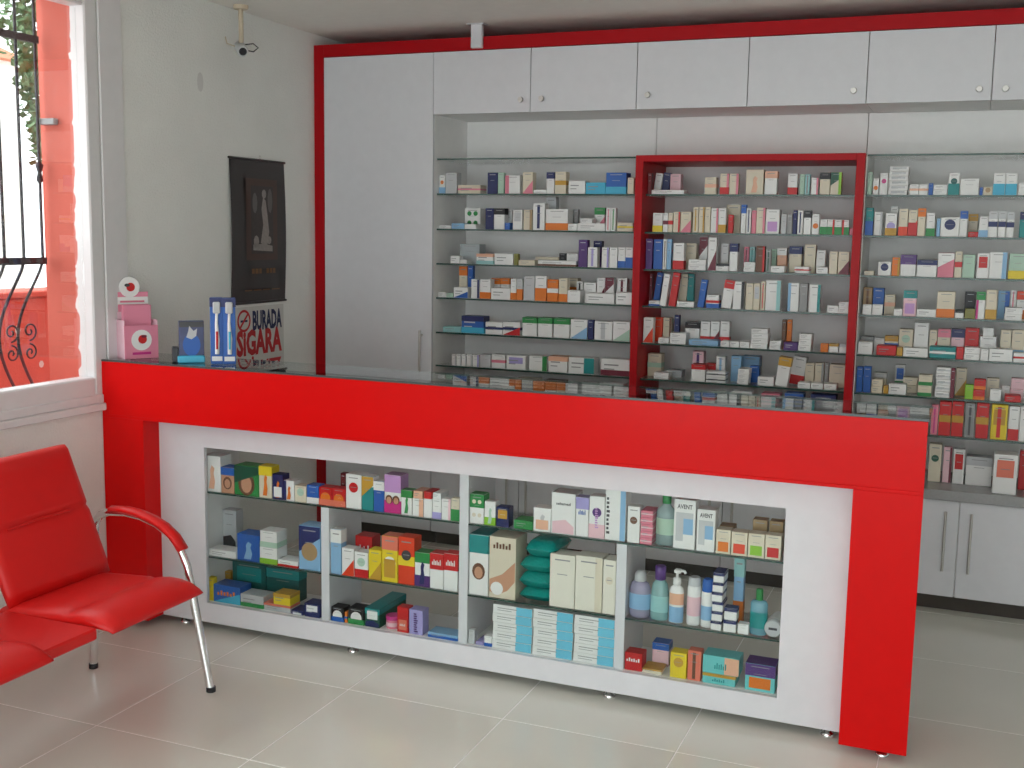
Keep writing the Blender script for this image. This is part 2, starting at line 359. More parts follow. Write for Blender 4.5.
# base cupboards + worktop
wt = B('worktop', S[0]+.001, 2.59, YD-.04, YBK-.001, .512, ZB, M_GREY, None, .002, (0, 1.8, .512)); tag(wt, 'long grey laminate worktop under the medicine shelves', 'worktop')
bl = ['white base cupboard next to the tall cupboard, behind the counter', 'white base cupboard below the red shelf frame, behind the counter', 'white base cupboard with steel bar handles past the counter end', 'white base cupboard at the far end of the worktop']
for k in range(4):
    a = .657-.515+ (k-2)*1.03; b = a+1.03
    a = max(a, S[0]+.003); b = min(b, 2.585)
    u = thing('base_cupboard', ((a+b)/2, 1.84, 0), bl[k], 'cupboard', 'white base cupboards')
    B('body', a, b, YD+.001, YB-.002, .078, .511, M_LAMB, u); B('plinth', a, b, YD+.05, YB-.01, 0, .078, M_DARK, u)
    mid = .657+(k-2)*1.03
    for (x0, x1, hx) in ((a+.002, mid-.002, mid-.055), (mid+.002, b-.002, mid+.05)):
        d_ = B('door', x0, x1, YD-.019, YD, .08, .508, M_LAM, u, .0012); handle(hx, .20, .465, YD-.019, d_)

# ---------------------------------------------------------------- counter
CX0, CX1, CT = -2.582, .555, 1.0997
IX0, IX1, IZ1 = -2.379, .350, .865
DP = .095; CB = .372
CBT = .30
ct = thing('display_counter', (-1.0, .18, 0), 'long glossy red pharmacy counter with white glazed display front', 'counter')
def TAPER(b):     # the free end of the counter is slightly out of square
    for v in b.v:
        if v.x > CX1-.03: v.x -= .012*v.y/CB
    return b
r1 = MB(); r1.box(CX0, CX1, 0, CBT, IZ1, IZ1+.012, M_RED, .001); r1.box(CX0, CX1, 0, .02, IZ1+.012, CT-.008, M_RED, .001); r1.box(CX0, CX1, CBT-.02, CBT, IZ1+.012, CT-.008, M_RED, .001)
r1.box(CX1-.02, CX1, .02, CBT-.02, IZ1+.012, CT-.008, M_RED); r1.box(CX0, CX0+.02, .02, CBT-.02, IZ1+.012, CT-.008, M_RED); TAPER(r1); r1.build('top_box', ct)
g = MB(); g.box(CX0+.001, CX1+.002, .002, CBT, CT-.007, CT, M_TOPG); g.box(CX0, CX1+.003, -.001, .002, CT-.0075, CT+.0005, M_TOPEDGE); g.box(CX1+.002, CX1+.003, .002, CBT, CT-.0075, CT+.0005, M_TOPEDGE); g.build('glass_top', ct)
MB().box(CX0+.02, CX1-.02, .02, CBT-.02, IZ1+.2, IZ1+.205, mat('tray_grey', srgb(120,124,124), rough=.5)).build('top_tray', ct)
MB().box(CX0, IX0, 0, CB, .035, IZ1, M_RED, .001).build('end_panel', ct)
TAPER(MB().box(IX1, CX1, 0, CB, .035, IZ1, M_RED, .001)).build('end_panel', ct)
GX0, GX1, GZ0, GZ1 = -2.159, .137, .115, .760
ZW = .034
wp = MB()
for (x0, x1, z0, z1) in ((IX0, GX0, ZW, IZ1), (GX1, IX1, ZW, IZ1), (GX0, GX1, ZW, GZ0), (GX0, GX1, GZ1, IZ1)): wp.box(x0, x1, DP, DP+.018, z0, z1, M_LAM)
wp.build('front_frame', ct)
B('pane', GX0, GX1, DP+.006, DP+.011, GZ0, GZ1, M_PANE, ct)
CS1, CS2 = .574, .305        # upper and lower glass shelf
YS = DP+.022
B('rear_ledge', CX0, CX1-.012, CBT+.001, CB, IZ1-.012, IZ1+.006, M_RED, ct, .001)
B('bottom_board', IX0+.001, IX1-.001, DP+.019, CB-.002, GZ0-.02, GZ0, M_LAMB, ct)
def cshelf(x0, x1, z):
    g = MB(); g.box(x0, x1, YS+.0006, CB-.004, z-.006, z, M_SHELFG); g.box(x0, x1, YS-.0004, YS+.0006, z-.006, z, M_EDGE); g.build('glass_shelf', ct)
DVX = [-1.612, -1.022, -.418]; DW = .018
B('divider', DVX[1]-DW, DVX[1]+DW, YS, CB-.004, GZ0, GZ1+.05, M_LAM, ct, .001)
for x in (DVX[0], DVX[2]): B('divider', x-DW, x+DW, YS, CB-.004, GZ0, CS1-.0065, M_LAM, ct, .001)
for a, b in ((GX0-.03, DVX[1]-DW-.0005), (DVX[1]+DW+.0005, GX1+.03)): cshelf(a, b, CS1)
for a, b in ((GX0-.03, DVX[0]-DW-.0005), (DVX[0]+DW+.0005, DVX[1]-DW-.0005), (DVX[1]+DW+.0005, DVX[2]-DW-.0005), (DVX[2]+DW+.0005, GX1+.03)): cshelf(a, b, CS2)
for a, b in ((IX0+.001, GX0-.03), (GX1+.03, IX1-.001)): B('inner_side', a, b, DP+.019, CB-.002, GZ0, IZ1-.001, M_LAMB, ct)
for x in (-2.30, -1.50, -.455, .30):
    MB().lathe([(.016, .095), (.016, .012), (.022, .010), (.022, 0)][::-1], x, .14, M_CHROME, 14).build('foot', ct)
    MB().lathe([(.022, 0), (.022, .010), (.016, .012), (.016, .095)], x, .33, M_CHROME, 14).build('foot', ct)
for x in (-2.50, .48): MB().lathe([(.022, 0), (.022, .010), (.014, .012), (.014, .036)], x, .06, M_CHROME, 14).build('foot', ct)

# ---------------------------------------------------------------- waiting bench
be = thing('waiting_bench', (-2.05, -1.1, 0), 'red padded waiting bench on chrome tube legs beside the window wall', 'bench')
def side_frame(y):
    P = [(-1.760, y, 0), (-1.797, y, .18), (-1.834, y, .36), (-1.853, y, .45), (-1.882, y, .51), (-1.925, y, .555), (-1.98, y, .585), (-2.05, y, .605), (-2.12, y, .612), (-2.19, y, .606), (-2.235, y, .59), (-2.258, y, .56), (-2.262, y, .52), (-2.258, y, .45), (-2.262, y, .38), (-2.275, y, .2), (-2.29, y, 0)]
    MB().tube(P, .0145, M_CHROME, 14).build('tube_leg', be)
    for x in (-1.76, -2.29): MB().lathe([(.017, 0), (.017, .018)], x, y, card('black'), 12).build('rubber_foot', be)
    A = [(-1.872, .50), (-1.905, .542), (-1.95, .575), (-2.0, .596), (-2.06, .611), (-2.12, .617), (-2.18, .612)]
    b = MB(); V = []; n = len(A)
    for i, (x, z) in enumerate(A):
        a0, a1 = A[max(0, i-1)], A[min(n-1, i+1)]; t = Vector((a1[0]-a0[0], 0, a1[1]-a0[1])).normalized(); nn = Vector((-t.z, 0, t.x)); nn = nn if nn.z > 0 else -nn
        for (dy, dn) in ((-.024, .000), (-.022, .013), (0, .018), (.022, .013), (.024, .000)): V.append(Vector((x, y+dy, z))+nn*dn)
    fc = [(i*5+k, i*5+(k+1) % 5, (i+1)*5+(k+1) % 5, (i+1)*5+k) for i in range(n-1) for k in range(5)]
    b.add(V, fc+[(4,3,2,1,0), tuple((n-1)*5+k for k in range(5))], M_VINYL, True); b.build('armrest_pad', be)
def cushion(name, prof, y0, y1, edge, m=M_VINYL):
    """prof: closed outline in x,z (ordered); swept along y with rounded ends"""
    n = len(prof); cx = sum(p[0] for p in prof)/n; cz = sum(p[1] for p in prof)/n
    st = [(y0, .90), (y0+edge*.3, .97), (y0+edge, 1), (y0+(y1-y0)*.5, 1.0), (y1-edge, 1), (y1-edge*.3, .97), (y1, .90)]
    def inset(p, s): # pull towards the profile's own centre line by thickness only
        return p
    V = []; 
    for (y, s) in st:
        for i, (x, z) in enumerate(prof):
            j = n-1-i; mx, mz = (x+prof[j][0])/2, (z+prof[j][1])/2
            k = (s-.9)/.1; k = .35+.65*k
            V.append((mx+(x-mx)*k, y, mz+(z-mz)*k))
    fc = [(i*n+k, i*n+(k+1) % n, (i+1)*n+(k+1) % n, (i+1)*n+k) for i in range(len(st)-1) for k in range(n)]
    b = MB(); b.add(V, fc+[tuple(range(n))[::-1], tuple((len(st)-1)*n+k for k in range(n))], m, True)
    return b.build(name, be)
def seat(y0, y1):
    top = [(-2.19, .405), (-2.12, .418), (-2.0, .426), (-1.93, .430), (-1.915, .425), (-1.90, .432), (-1.85, .440), (-1.80, .438), (-1.76, .428), (-1.732, .408), (-1.724, .392)]
    bot = [(-1.732, .384), (-1.755, .384), (-1.79, .382), (-1.85, .380), (-1.90, .378), (-1.915, .375), (-1.93, .374), (-2.0, .37), (-2.12, .362), (-2.19, .36), (-2.2, .37)]
    s = cushion('seat', top+bot, y0, y1, .05)
    # backrest: leaning panel with a crease
    bx = lambda z: -2.163-.42*(z-.42)
    Z = [.405, .45, .52, .60, .625, .64, .655, .67, .74, .80, .838, .85]
    fr = [(bx(z)+(.030 if .43 < z < .845 else .012)-(.012 if abs(z-.64) < .006 else 0), z) for z in Z]
    bk_ = [(bx(z)-(.022 if .43 < z < .845 else .008), z) for z in Z][::-1]
    b = cushion('backrest', fr+bk_, y0+.005, y1+.022, .035)
    cr = MB().tube([(bx(.642)+.031, y0+.08, .638), (bx(.642)+.032, (y0+y1)/2, .646), (bx(.642)+.031, y1-.08, .644)], .004, M_VINYL, 6); cr.build('crease', b)
    for yy in (y0+.1, y1-.1): MB().tube([(bx(.7)-.025, yy, .7), (-2.215, yy, .40), (-2.2, yy, .352), (-1.95, yy, .345)], .010, M_CHROME, 8).build('bracket', be)
seat(-.925, -.485); seat(-1.64, -1.168)
MB().box(-2.16, -1.785, -1.165, -.928, .362, .400, M_VINYL, .006).build('table_panel', be)
side_frame(-.41); side_frame(-1.72)
MB().tube([(-2.05, -1.72, .335), (-2.05, -.41, .335)], .018, M_CHROME, 12).build('beam', be)
for y in (-.41, -1.72): MB().tube([(-2.27, y, .335), (-2.05, y, .335), (-1.835, y, .335)], .010, M_CHROME, 10).build('stretcher', be)

# ---------------------------------------------------------------- wall things
pz0, pz1, py0, py1 = 1.275, 1.957, .869, 1.317
po = thing('wall_poster', (XL, (py0+py1)/2, pz0), 'dark brown hanging poster with a framed pale figure on the wall', 'poster')
sh = MB(); n = 8; V = []
for i in range(n+1):
    t = i/n; z = pz1-(pz1-pz0)*t; bow = .006+.010*math.sin(PI*t)
    V += [(XL+bow, py0, z), (XL+bow, py1, z), (XL+bow-.002, py0, z), (XL+bow-.002, py1, z)]
fc = []
for i in range(n): a = i*4; fc += [(a, a+1, a+5, a+4), (a+2, a+6, a+7, a+3), (a, a+4, a+6, a+2), (a+1, a+3, a+7, a+5)]
sh.add(V, fc, M_POSTER); sh.build('sheet', po)
XP = XL+.0185
pic = MB(); AX, AY = Vector((0,1,0)), Vector((0,0,1))
P = lambda a, b: Vector((XP, py0+a*(py1-py0), pz0+b*(pz1-pz0)))
pic.quad(P(.24,.30), P(.82,.30), P(.82,.87), P(.24,.87), mat('poster_mat', srgb(74,52,44), rough=.5)); XP += .0006
pic.quad(P(.33,.345), P(.74,.345), P(.74,.82), P(.33,.82), mat('poster_photo', srgb(58,50,48), rough=.5, noise=.3, nscale=40)); XP += .0006
pale = mat('poster_pale', srgb(150,142,136), rough=.5, noise=.25, nscale=60)
pic.add([P(.50,.42), P(.62,.40), P(.66,.50), P(.63,.62), P(.60,.72), P(.55,.74), P(.52,.66), P(.55,.55)], [tuple(range(8))], pale)
pic.disc(P(.57,.765), AX, AY, .018, pale, 12, .022)
pic.add([P(.36,.37), P(.72,.36), P(.72,.40), P(.55,.415), P(.36,.41)], [tuple(range(5))], pale)
pic.disc(P(.42,.43), AX, AY, .022, pale, 9, .03); pic.disc(P(.66,.44), AX, AY, .018, pale, 9, .02); pic.disc(P(.4,.70), AX, AY, .02, mat('poster_mid', srgb(100,94,92), rough=.5), 9, .05); pic.disc(P(.68,.72), AX, AY, .02, MATS['poster_mid'], 9, .06)
amb = mat('poster_amber', srgb(120,84,48), rough=.5)
for a, b in ((.33,.38),(.395,.45),(.465,.51),(.60,.65),(.665,.71),(.725,.77)): pic.quad(P(a,.205), P(b,.205), P(b,.24), P(a,.24), amb)
for a, b in ((.2,.33),(.36,.5),(.53,.66),(.70,.85)): pic.quad(P(a,.085), P(b,.085), P(b,.093), P(a,.093), amb)
pic.build('print', po)
for z, nm in ((pz0, 'bottom_rod'), (pz1, 'top_rod')): MB().tube([(XL+.007, py0-.006, z), (XL+.007, py1+.006, z)], .006, M_POSTER, 8).build(nm, po)
MB().ring((XL+.007, (py0+py1)/2+.02, pz1+.014), AX, AY, .006, .009, M_STEEL, 12).build('hook', po)

sy0, sy1, sz0, sz1 = .895, 1.305, .885, 1.256
sg = thing('no_smoking_sign', (XL, 1.1, sz0), 'white no smoking sign with red and navy capitals under the poster', 'sign')
B('board', XL+.001, XL+.004, sy0, sy1, sz0, sz1, M_PAPER, sg)
XS = XL+.0046; tx = MB(); nav = mat('sign_navy', srgb(36,44,84), rough=.6); rdd = mat('sign_red', srgb(196,40,44), rough=.6)
tx.text('BURADA', (XS, 1.163, 1.186), AX, AY, .098, nav, .25); tx.text('SiGARA', (XS, 1.097, 1.082), AX, AY, .128, rdd, .38); tx.text('İÇİLMEZ', (XS, 1.097, .957), AX, AY, .115, rdd, .37)
tx.build('lettering', sg)
sb = MB(); c = (XS, .968, 1.19); sb.ring(c, AX, AY, .042, .054, rdd, 24)
e = (AX+AY).normalized(); f2 = (AX-AY).normalized(); cc = Vector(c)+Vector((.0004,0,0)); sb.quad(cc-f2*.006-e*.045, cc+f2*.006-e*.045, cc+f2*.006+e*.045, cc-f2*.006+e*.045, rdd)
sb.quad(cc+Vector((-.0002,-.028,-.006)), cc+Vector((-.0002,.028,-.006)), cc+Vector((-.0002,.028,.004)), cc+Vector((-.0002,-.028,.004)), nav); sb.build('prohibition_symbol', sg)

CY = .865
cc_ = thing('security_camera', (-2.5, CY, ZC), 'small white security camera on a beige ceiling stalk', 'camera')
bei = mat('beige_plastic', srgb(206,190,166), rough=.5); wpl = mat('white_plastic', srgb(206,208,208), rough=.4)
MB().lathe([(.03, ZC-.018), (.034, ZC-.012), (.034, ZC-.0005)], -2.5, CY, bei, 18).build('ceiling_plate', cc_)
MB().tube([(-2.5, CY, ZC-.015), (-2.5, CY, ZC-.165)], .011, bei, 12).build('stalk', cc_)
dirn = Vector((.62, -.62, -.35)).normalized(); c0 = Vector((-2.5, CY, ZC-.192))
bd = MB().tube([c0-dirn*.05, c0-dirn*.046, c0+dirn*.04, c0+dirn*.046], [.014, .026, .026, .023], wpl, 16).build('camera_body', cc_)
MB().tube([c0+dirn*.0462, c0+dirn*.052], [.018, .014], card('black'), 14).build('lens', bd)
MB().tube([c0+Vector((0,.02,.022)), c0+Vector((.03,.05,.03)), c0+Vector((.05,.06,.012)), c0+Vector((.03,.05,-.006)), c0+Vector((0,.03,0))], .003, card('black'), 6).build('cable', cc_)
MB().tube([c0+Vector((-.02,-.02,.01)), c0+Vector((-.045,-.045,.02)), c0+Vector((-.05,-.05,.05))], .003, bei, 6).build('cable', cc_)

# ---------------------------------------------------------------- things on the counter top
def local(name, loc, rz, label, cat): return thing(name, loc, label, cat, rz=rz if rz else 1e-6)
pk = mat('pink_card', srgb(228,140,164), rough=.45); pk2 = mat('pink_pale', srgb(240,200,212), rough=.45); wh = card('white')
d = local('pink_display_box', (-2.502, .125, CT+.0005), math.radians(60), 'pink counter display box with round white badges beside the window frame', 'display box')
b = MB(); W, D, H = .069, .048, .165
b.box(-W, W, -D, -D+.003, 0, H-.03, pk); b.box(-W, W, D-.003, D, 0, H+.02, pk2); b.box(-W, -W+.003, -D+.003, D-.003, 0, H-.01, pk2); b.box(W-.003, W, -D+.003, D-.003, 0, H-.01, pk2); b.box(-W+.003, W-.003, -D+.003, D-.003, 0, .004, pk); b.build('tray', d)
fx, fz = Vector((1,0,0)), Vector((0,0,1))
b = MB(); b.disc((0, -D-.001, .075), fx, fz, .042, wh, 24); b.disc((.004, -D-.0016, .078), fx, fz, .018, card('red'), 16); b.disc((.01, -D-.0022, .09), fx, fz, .012, card('maroon'), 12, .006); b.quad((-.038, -D-.001, .016), (.038, -D-.001, .016), (.038, -D-.001, .026), (-.038, -D-.001, .026), card('magenta')); b.build('front_badge', d)
b = MB(); b.box(-W+.01, W-.012, -.01, .012, .004, .215, pk, .002); b.build('inner_cartons', d)
b = MB(); b.box(-.066, .066, D, D+.004, .10, .265, pk); b.quad((-.066, D-.0008, .215), (.066, D-.0008, .215), (.066, D-.0008, .245), (-.066, D-.0008, .245), wh); b.quad((-.05, D-.0014, .222), (.05, D-.0014, .222), (.05, D-.0014, .230), (-.05, D-.0014, .230), card('pink')); b.build('header', d)
b = MB(); b.tube([(-.01, D-.002, .285), (-.01, D+.004, .285)], .042, wh, 24); b.disc((-.006, D-.0028, .285), fx, fz, .018, card('red'), 14); b.disc((-.02, D-.0034, .293), fx, fz, .012, card('charcoal'), 10, .007); b.build('round_badge', d)

d = local('leaflet_holder', (-2.212, .10, CT+.0005), math.radians(40), 'small dark blue card holder with a shiny cyan base on the counter', 'holder')
dk = mat('holder_blue', srgb(58,66,110), rough=.3, noise=.3, nscale=40)
MB().box(-.048, .048, -.012, .02, .0, .165, dk, .002).build('card_back', d)
b = MB(); b.disc((0, -.0135, .07), fx, fz, .034, card('blue'), 16, .045); b.add([(-.02,-.014,.10),(0,-.014,.092),(.018,-.014,.105),(.022,-.014,.135),(.008,-.014,.125),(-.008,-.014,.145),(-.012,-.014,.125)], [tuple(range(7))], card('pale_grey')); b.quad((-.046,-.0136,.14),(.046,-.0136,.14),(.046,-.0136,.163),(-.046,-.0136,.163), card('charcoal')); b.build('print', d)
MB().box(-.055, .05, -.04, -.013, 0, .028, card('cyan'), .004).build('base_tray', d)
MB().box(-.075, -.05, .0, .05, 0, .06, card('charcoal'), .004).build('side_pocket', d)
for k, x in enumerate((-2.086, -2.040)):
    d = local('toothbrush_pack', (x, .095+.018*k, CT+.0005), math.radians(38), ['blue blister pack with a red and white toothbrush, next to the card holder', 'blue blister pack with a white toothbrush, next to the no smoking sign'][k], 'toothbrush')
    d['group'] = 'toothbrush packs on the counter'
    b = MB(); b.box(-.0245, .0245, 0, .008, 0, .262, card('blue'), .002); b.quad((-.026,-.0006,.225),(.026,-.0006,.225),(.026,-.0006,.261),(-.026,-.0006,.261), card('navy')); b.quad((-.02,-.0006,.012),(.02,-.0006,.012),(.02,-.0006,.03),(-.02,-.0006,.03), wh); b.build('card', d)
    b = MB(); b.tube([(0,-.006,.04),(.002,-.008,.10),(-.001,-.008,.16),(.001,-.006,.205)], [.008,.009,.006,.005], wh, 8); b.build('toothbrush', d)
    MB().tube([(.0, -.016, .06), (.001, -.017, .13)], [.004, .005], card('red' if k == 0 else 'cyan'), 6).build('grip', d)
    MB().box(-.014, .014, -.016, -.003, .20, .245, card('pale_grey'), .004).build('brush_head', d)

# ---------------------------------------------------------------- cartons and other goods
LW = lambda c: c.replace('_', ' ')
def carton(w, d, h, base, des, rich=False):
    """one printed carton, origin at the bottom centre of its front face; x right, y back, z up"""
    b = MB(); b.box(-w/2, w/2, 0, d, 0, h, card(base), .0012 if min(w, d, h) > .012 else .0004)
    e = .0005; lay = [0]
    def rect(x0, x1, z0, z1, c, wrap=False):
        lay[0] += 1; k = e+.00012*lay[0]; mm = card(c)
        X0, X1, Z0, Z1 = -w/2+x0*w, -w/2+x1*w, z0*h, z1*h
        if wrap:
            b.add([(-w/2-k, d, Z0), (-w/2-k, -k, Z0), (w/2+k, -k, Z0), (w/2+k, d, Z0), (-w/2-k, d, Z1), (-w/2-k, -k, Z1), (w/2+k, -k, Z1), (w/2+k, d, Z1)], [(0,1,5,4),(1,2,6,5),(2,3,7,6)], mm)
            if z1 >= .99: b.quad((-w/2, 0, h+k*.6), (w/2, 0, h+k*.6), (w/2, d, h+k*.6), (-w/2, d, h+k*.6), mm)
        else: b.quad((X0, -k, Z0), (X1, -k, Z0), (X1, -k, Z1), (X0, -k, Z1), mm)
    def disc(x, z, r, c, r2=None):
        lay[0] += 1; b.disc((-w/2+x*w, -e-.00012*lay[0], z*h), (1,0,0), (0,0,1), r, card(c), 14, r2)
    def poly(P, c):
        lay[0] += 1; b.add([(-w/2+x*w, -e-.00012*lay[0], z*h) for x, z in P], [tuple(range(len(P)))], card(c))
    plain = True
    for t in des:
        k, _, c = t.partition(':')
        if k == 'b': rect(0, 1, .01, .34, c, True)
        elif k == 'B': rect(0, 1, .01, .52, c, True)
        elif k == 't': rect(0, 1, .70, .995, c, True)
        elif k == 'h': rect(0, 1, .55, .995, c, True)
        elif k == 'm': rect(0, 1, .40, .60, c, True)
        elif k == 's': rect(.36, .60, .06, .94, c)
        elif k == 'l': rect(.0, .26, .01, .99, c)
        elif k == 'e': rect(.74, 1, .01, .99, c)
        elif k == 'E': rect(.6, 1, .02, .98, c)
        elif k == 'k': rect(.14, .86, .42, .86, c)
        elif k == 'K': rect(.14, .86, .10, .50, c)
        elif k == 'o': disc(.5, .62, min(w, h)*.30, c)
        elif k == 'O': disc(.5, .42, min(w, h)*.38, c)
        elif k == 'q': [disc(x, z, min(w, h)*.14, c) for x in (.3, .7) for z in (.3, .75)]
        elif k == 'd': poly([(0, .01), (1, .01), (1, .62)], c)
        elif k == 'D': poly([(0, .4), (1, .75), (1, .99), (0, .99)], c)
        elif k == 'r': poly([(.05, .02), (.95, .02), (.95, .2), (.6, .36), (.05, .3)], c)
        elif k == 'f': disc(.5, .40, min(w, h)*.34, 'brown', min(w, h)*.42); disc(.5, .38, min(w, h)*.22, 'skin', min(w, h)*.30)
        elif k == 'F': [(disc(x, .36, w*.22, 'brown', w*.26), disc(x, .34, w*.15, 'skin', w*.19)) for x in (.28, .72)]
        elif k == 'g': poly([(.3,.08),(.62,.08),(.68,.3),(.6,.52),(.66,.66),(.5,.74),(.4,.6),(.42,.42)], c)
        elif k == 'y': poly([(.02,.30),(.5,.40),(.98,.62),(.98,.30),(.7,.14),(.3,.05),(.02,.1)], 'skin'); disc(.3, .16, w*.24, 'white')
        elif k == 'w': rect(.1, .9, .16, .74, 'pale_grey'); rect(.45, .9, .16, .62, 'light_blue'); rect(.45, .9, .05, .30, 'white')
        elif k == 'T': # word:colour:z:height   /V vertical
            wd, cc, z, hh, wid = c.split(','); lay[0] += 1; y = -e-.00012*lay[0]
            b.text(wd, (0, y, float(z)*h), (1,0,0), (0,0,1), float(hh)*h, card(cc), float(wid)*w)
        elif k == 'V':
            wd, cc, x, hh, wid = c.split(','); lay[0] += 1; y = -e-.00012*lay[0]
            b.text(wd, (-w/2+float(x)*w, y, h*.5), (0,0,1), (-1,0,0), float(hh)*w, card(cc), float(wid)*h)
        elif k == 'W': # an illegible printed word: a row of short strokes
            cc, z, hh, wid = c.split(','); z, hh, wid = float(z), float(hh), float(wid); n = 6
            for i in range(n):
                x = .5-wid/2+wid*i/n; g2 = (.6, 1, .75, .9, .6, 1)[i]; rect(x, x+wid/n*.62, z-hh/2, z-hh/2+hh*g2, cc)
        elif k == 'X': # the same, running up the carton
            cc, x, hh, wid = c.split(','); x, hh, wid = float(x), float(hh), float(wid); n = 9
            for i in range(n):
                z = .5-wid/2+wid*i/n; g2 = (1, .7, .8, .65, .9, 1, .7, .8, .65)[i]; rect(x-hh/2, x-hh/2+hh*g2, z, z+wid/n*.6, cc)
        elif k == 'n': plain = False; continue
        else: continue
        if k in 'TVWXfFgyw': plain = False
    if plain:   # faint printed lines
        ink = 'grey' if base not in ('grey', 'navy', 'black', 'purple', 'blue', 'dark_red', 'maroon', 'dark_green') else 'pale_grey'
        if h > w*.8: rect(.2, .8, .885, .91, ink); rect(.3, .7, .62, .635, ink)
        else: rect(.12, .62, .60, .68, ink); rect(.12, .48, .36, .42, ink)
    return b
ORD = {0:'top', 1:'second', 2:'third', 3:'fourth', 4:'fifth', 5:'sixth', 6:'seventh', 7:'lowest'}
WORDS = dict(b='{} base band', B='{} lower half', t='{} top band', h='{} upper half', m='{} middle band', s='{} centre stripe', l='{} side stripe', e='{} edge stripe', E='{} end block', k='{} panel', K='{} low panel',
 o='{} disc', O='{} large disc', q='{} dots', d='{} lower wedge', D='{} slanted top', r='{} wave', g='{} figure')
def dwords(des, n):
    out = []
    for t in des:
        k, _, c = t.partition(':')
        if k == 'f': out.append('face portrait')
        elif k == 'F': out.append('two faces')
        elif k == 'y': out.append('skin toned photo')
        elif k == 'w': out.append('picture window')
        elif k in WORDS: out.append(WORDS[k].format(LW(c)))
    return out[:n]
ALL = []       # (object, short colour, candidates, group)
def register(o, cands, cat, group): ALL.append((o, cands)); o['category'] = cat; o['group'] = group
def parse(txt):
    L = []
    for it in txt.split(';'):
        t = it.split()
        if not t: continue
        L.append(dict(x0=float(t[0]), x1=float(t[1]), top=float(t[2]), c=t[3], des=t[4:]))
    return L
def nd(it):
    m_ = [t.partition(':')[2] for t in it['des'] if t.partition(':')[2] in COL]
    return LW(m_[0]).replace(' ', '-')+'-marked' if m_ else it['c']
def row(frame, z, yf, dstep, place, txt, xmin, xmax, ybase=None, name='medicine_box', maxd=.075, group=None, kind='box', deep=None):
    """read goods off one shelf of the photograph: pixel columns and tops -> boxes standing on the shelf"""
    ox, oy, sc = frame; its = parse(txt)
    for it in its:
        it['u0'] = ox+it['x0']/sc; it['u1'] = ox+it['x1']/sc; it['v'] = oy+it['top']/sc
        p = PX((it['u0']+it['u1'])/2, it['v'], 1, yf); it['h0'] = p.z-z
    prev = None
    order = sorted([i for i in its if '^' not in i['des']], key=lambda i: i['h0'])
    placed = []
    for it in order:
        tier = 0
        for q in placed:
            if min(it['u1'], q['u1'])-max(it['u0'], q['u0']) > 1.3: tier = max(tier, q['tier']+1)
        it['tier'] = min(tier, 3); placed.append(it)
    for it in its:
        if '^' in it['des']: it['tier'] = prev['tier']
        prev = it
    for it in its:
        y = yf+dstep*it['tier']; it['y'] = y
        um = (it['u0']+it['u1'])/2
        it['X0'] = max(PX(it['u0'], it['v'], 1, y).x, xmin+.002); it['X1'] = min(PX(it['u1'], it['v'], 1, y).x, xmax-.002)
        it['H'] = max(PX(um, it['v'], 1, y).z-z, .012)
    for it in its:      # keep neighbours of one tier from running into each other
        for q in its:
            if q is not it and q['tier'] == it['tier'] and '^' not in q['des'] and '^' not in it['des'] and it['X0'] < q['X0'] < it['X1']:
                mid = (q['X0']+min(it['X1'], q['X1']))/2; it['X1'] = mid-.0006; q['X0'] = mid+.0006
    prev = None; made = []
    for n, it in enumerate(its):
        w = it['X1']-it['X0']-.0012; x = (it['X0']+it['X1'])/2
        if w < .006: continue
        z0 = z+.0004; h = it['H']
        if '^' in it['des'] and prev:
            z0 = prev['Z1']+.0006; h = max(z+it['H']-z0, .012); x = min(max(x, prev['X0']+w*.35), prev['X1']-w*.35)
        cnt = 1
        for t in it['des']:
            if t[0] == 'x' and t[1:].isdigit(): cnt = int(t[1:])
        hh = h/cnt
        dd = min(maxd, max(.028, w*.9)) if not deep else deep
        if it['tier'] == 0 and h/cnt < .035: dd = min(maxd, .07)
        dd = min(dd, dstep-.004) if not deep else dd
        des = [t for t in it['des'] if t not in ('^', '/') and not (t[0] == 'x' and t[1:].isdigit())]
        me = None
        for k in range(cnt):
            if me is None:
                o = carton(w, dd, hh-.0008 if cnt > 1 else hh, it['c'], des).build(name if name != 'medicine_box' or hh/w > .75 else 'pill_box'); me = o.data
            else:
                o = bpy.data.objects.new(o.name.split('.')[0], me); C.objects.link(o)
            o.location = (x+(.0015*((k*7) % 3-1) if cnt > 1 else 0), it['y'], z0+k*hh)
            if '/' in it['des']:
                o.rotation_euler = (0, math.radians(7), 0); o.location.x = x; o.location.z = z0+w/2*math.sin(math.radians(7))+.0002
            ar = hh/w; adj = 'slim' if ar > 2.3 else 'tall' if ar > 1.35 else 'flat' if ar < .45 else 'wide' if ar < .75 else 'squarish'
            its_ = [i for i in its]; li = nd(its_[n-1]) if n else None; ri = nd(its_[n+1]) if n+1 < len(its_) else None
            dw = dwords(des, 2)
            stk = '' if cnt == 1 else ('lowest-stacked ' if k == 0 else 'topmost-stacked ' if k == cnt-1 else f'{ORD[k]}-stacked ')
            c1 = f"{stk}{adj} {LW(it['c'])} {kind}" + (f" with {dw[0]}" if dw else '') + f" {place}"
            c2 = f"{stk}{adj} {LW(it['c'])} {kind}" + (f" with {' and '.join(dw)}" if dw else ' without bands') + f" {place}"
            nb = f"between {LW(li)} and {LW(ri)} ones" if li and ri else f"at the row end by a {LW(li or ri)} one" if li or ri else 'alone'
            c3 = f"{stk}{adj} {LW(it['c'])} {kind} {nb} {place}"
            c4 = f"{stk}{adj} {LW(it['c'])} {kind}" + (f" with {dw[0]}" if dw else '') + f" {nb} {place}"
            register(o, (c1, c2, c3, c4), 'box', group or f"{kind}es {place}")
        it['Z1'] = z0+h; it['yb'] = it['y']+dd; prev = it
    return its

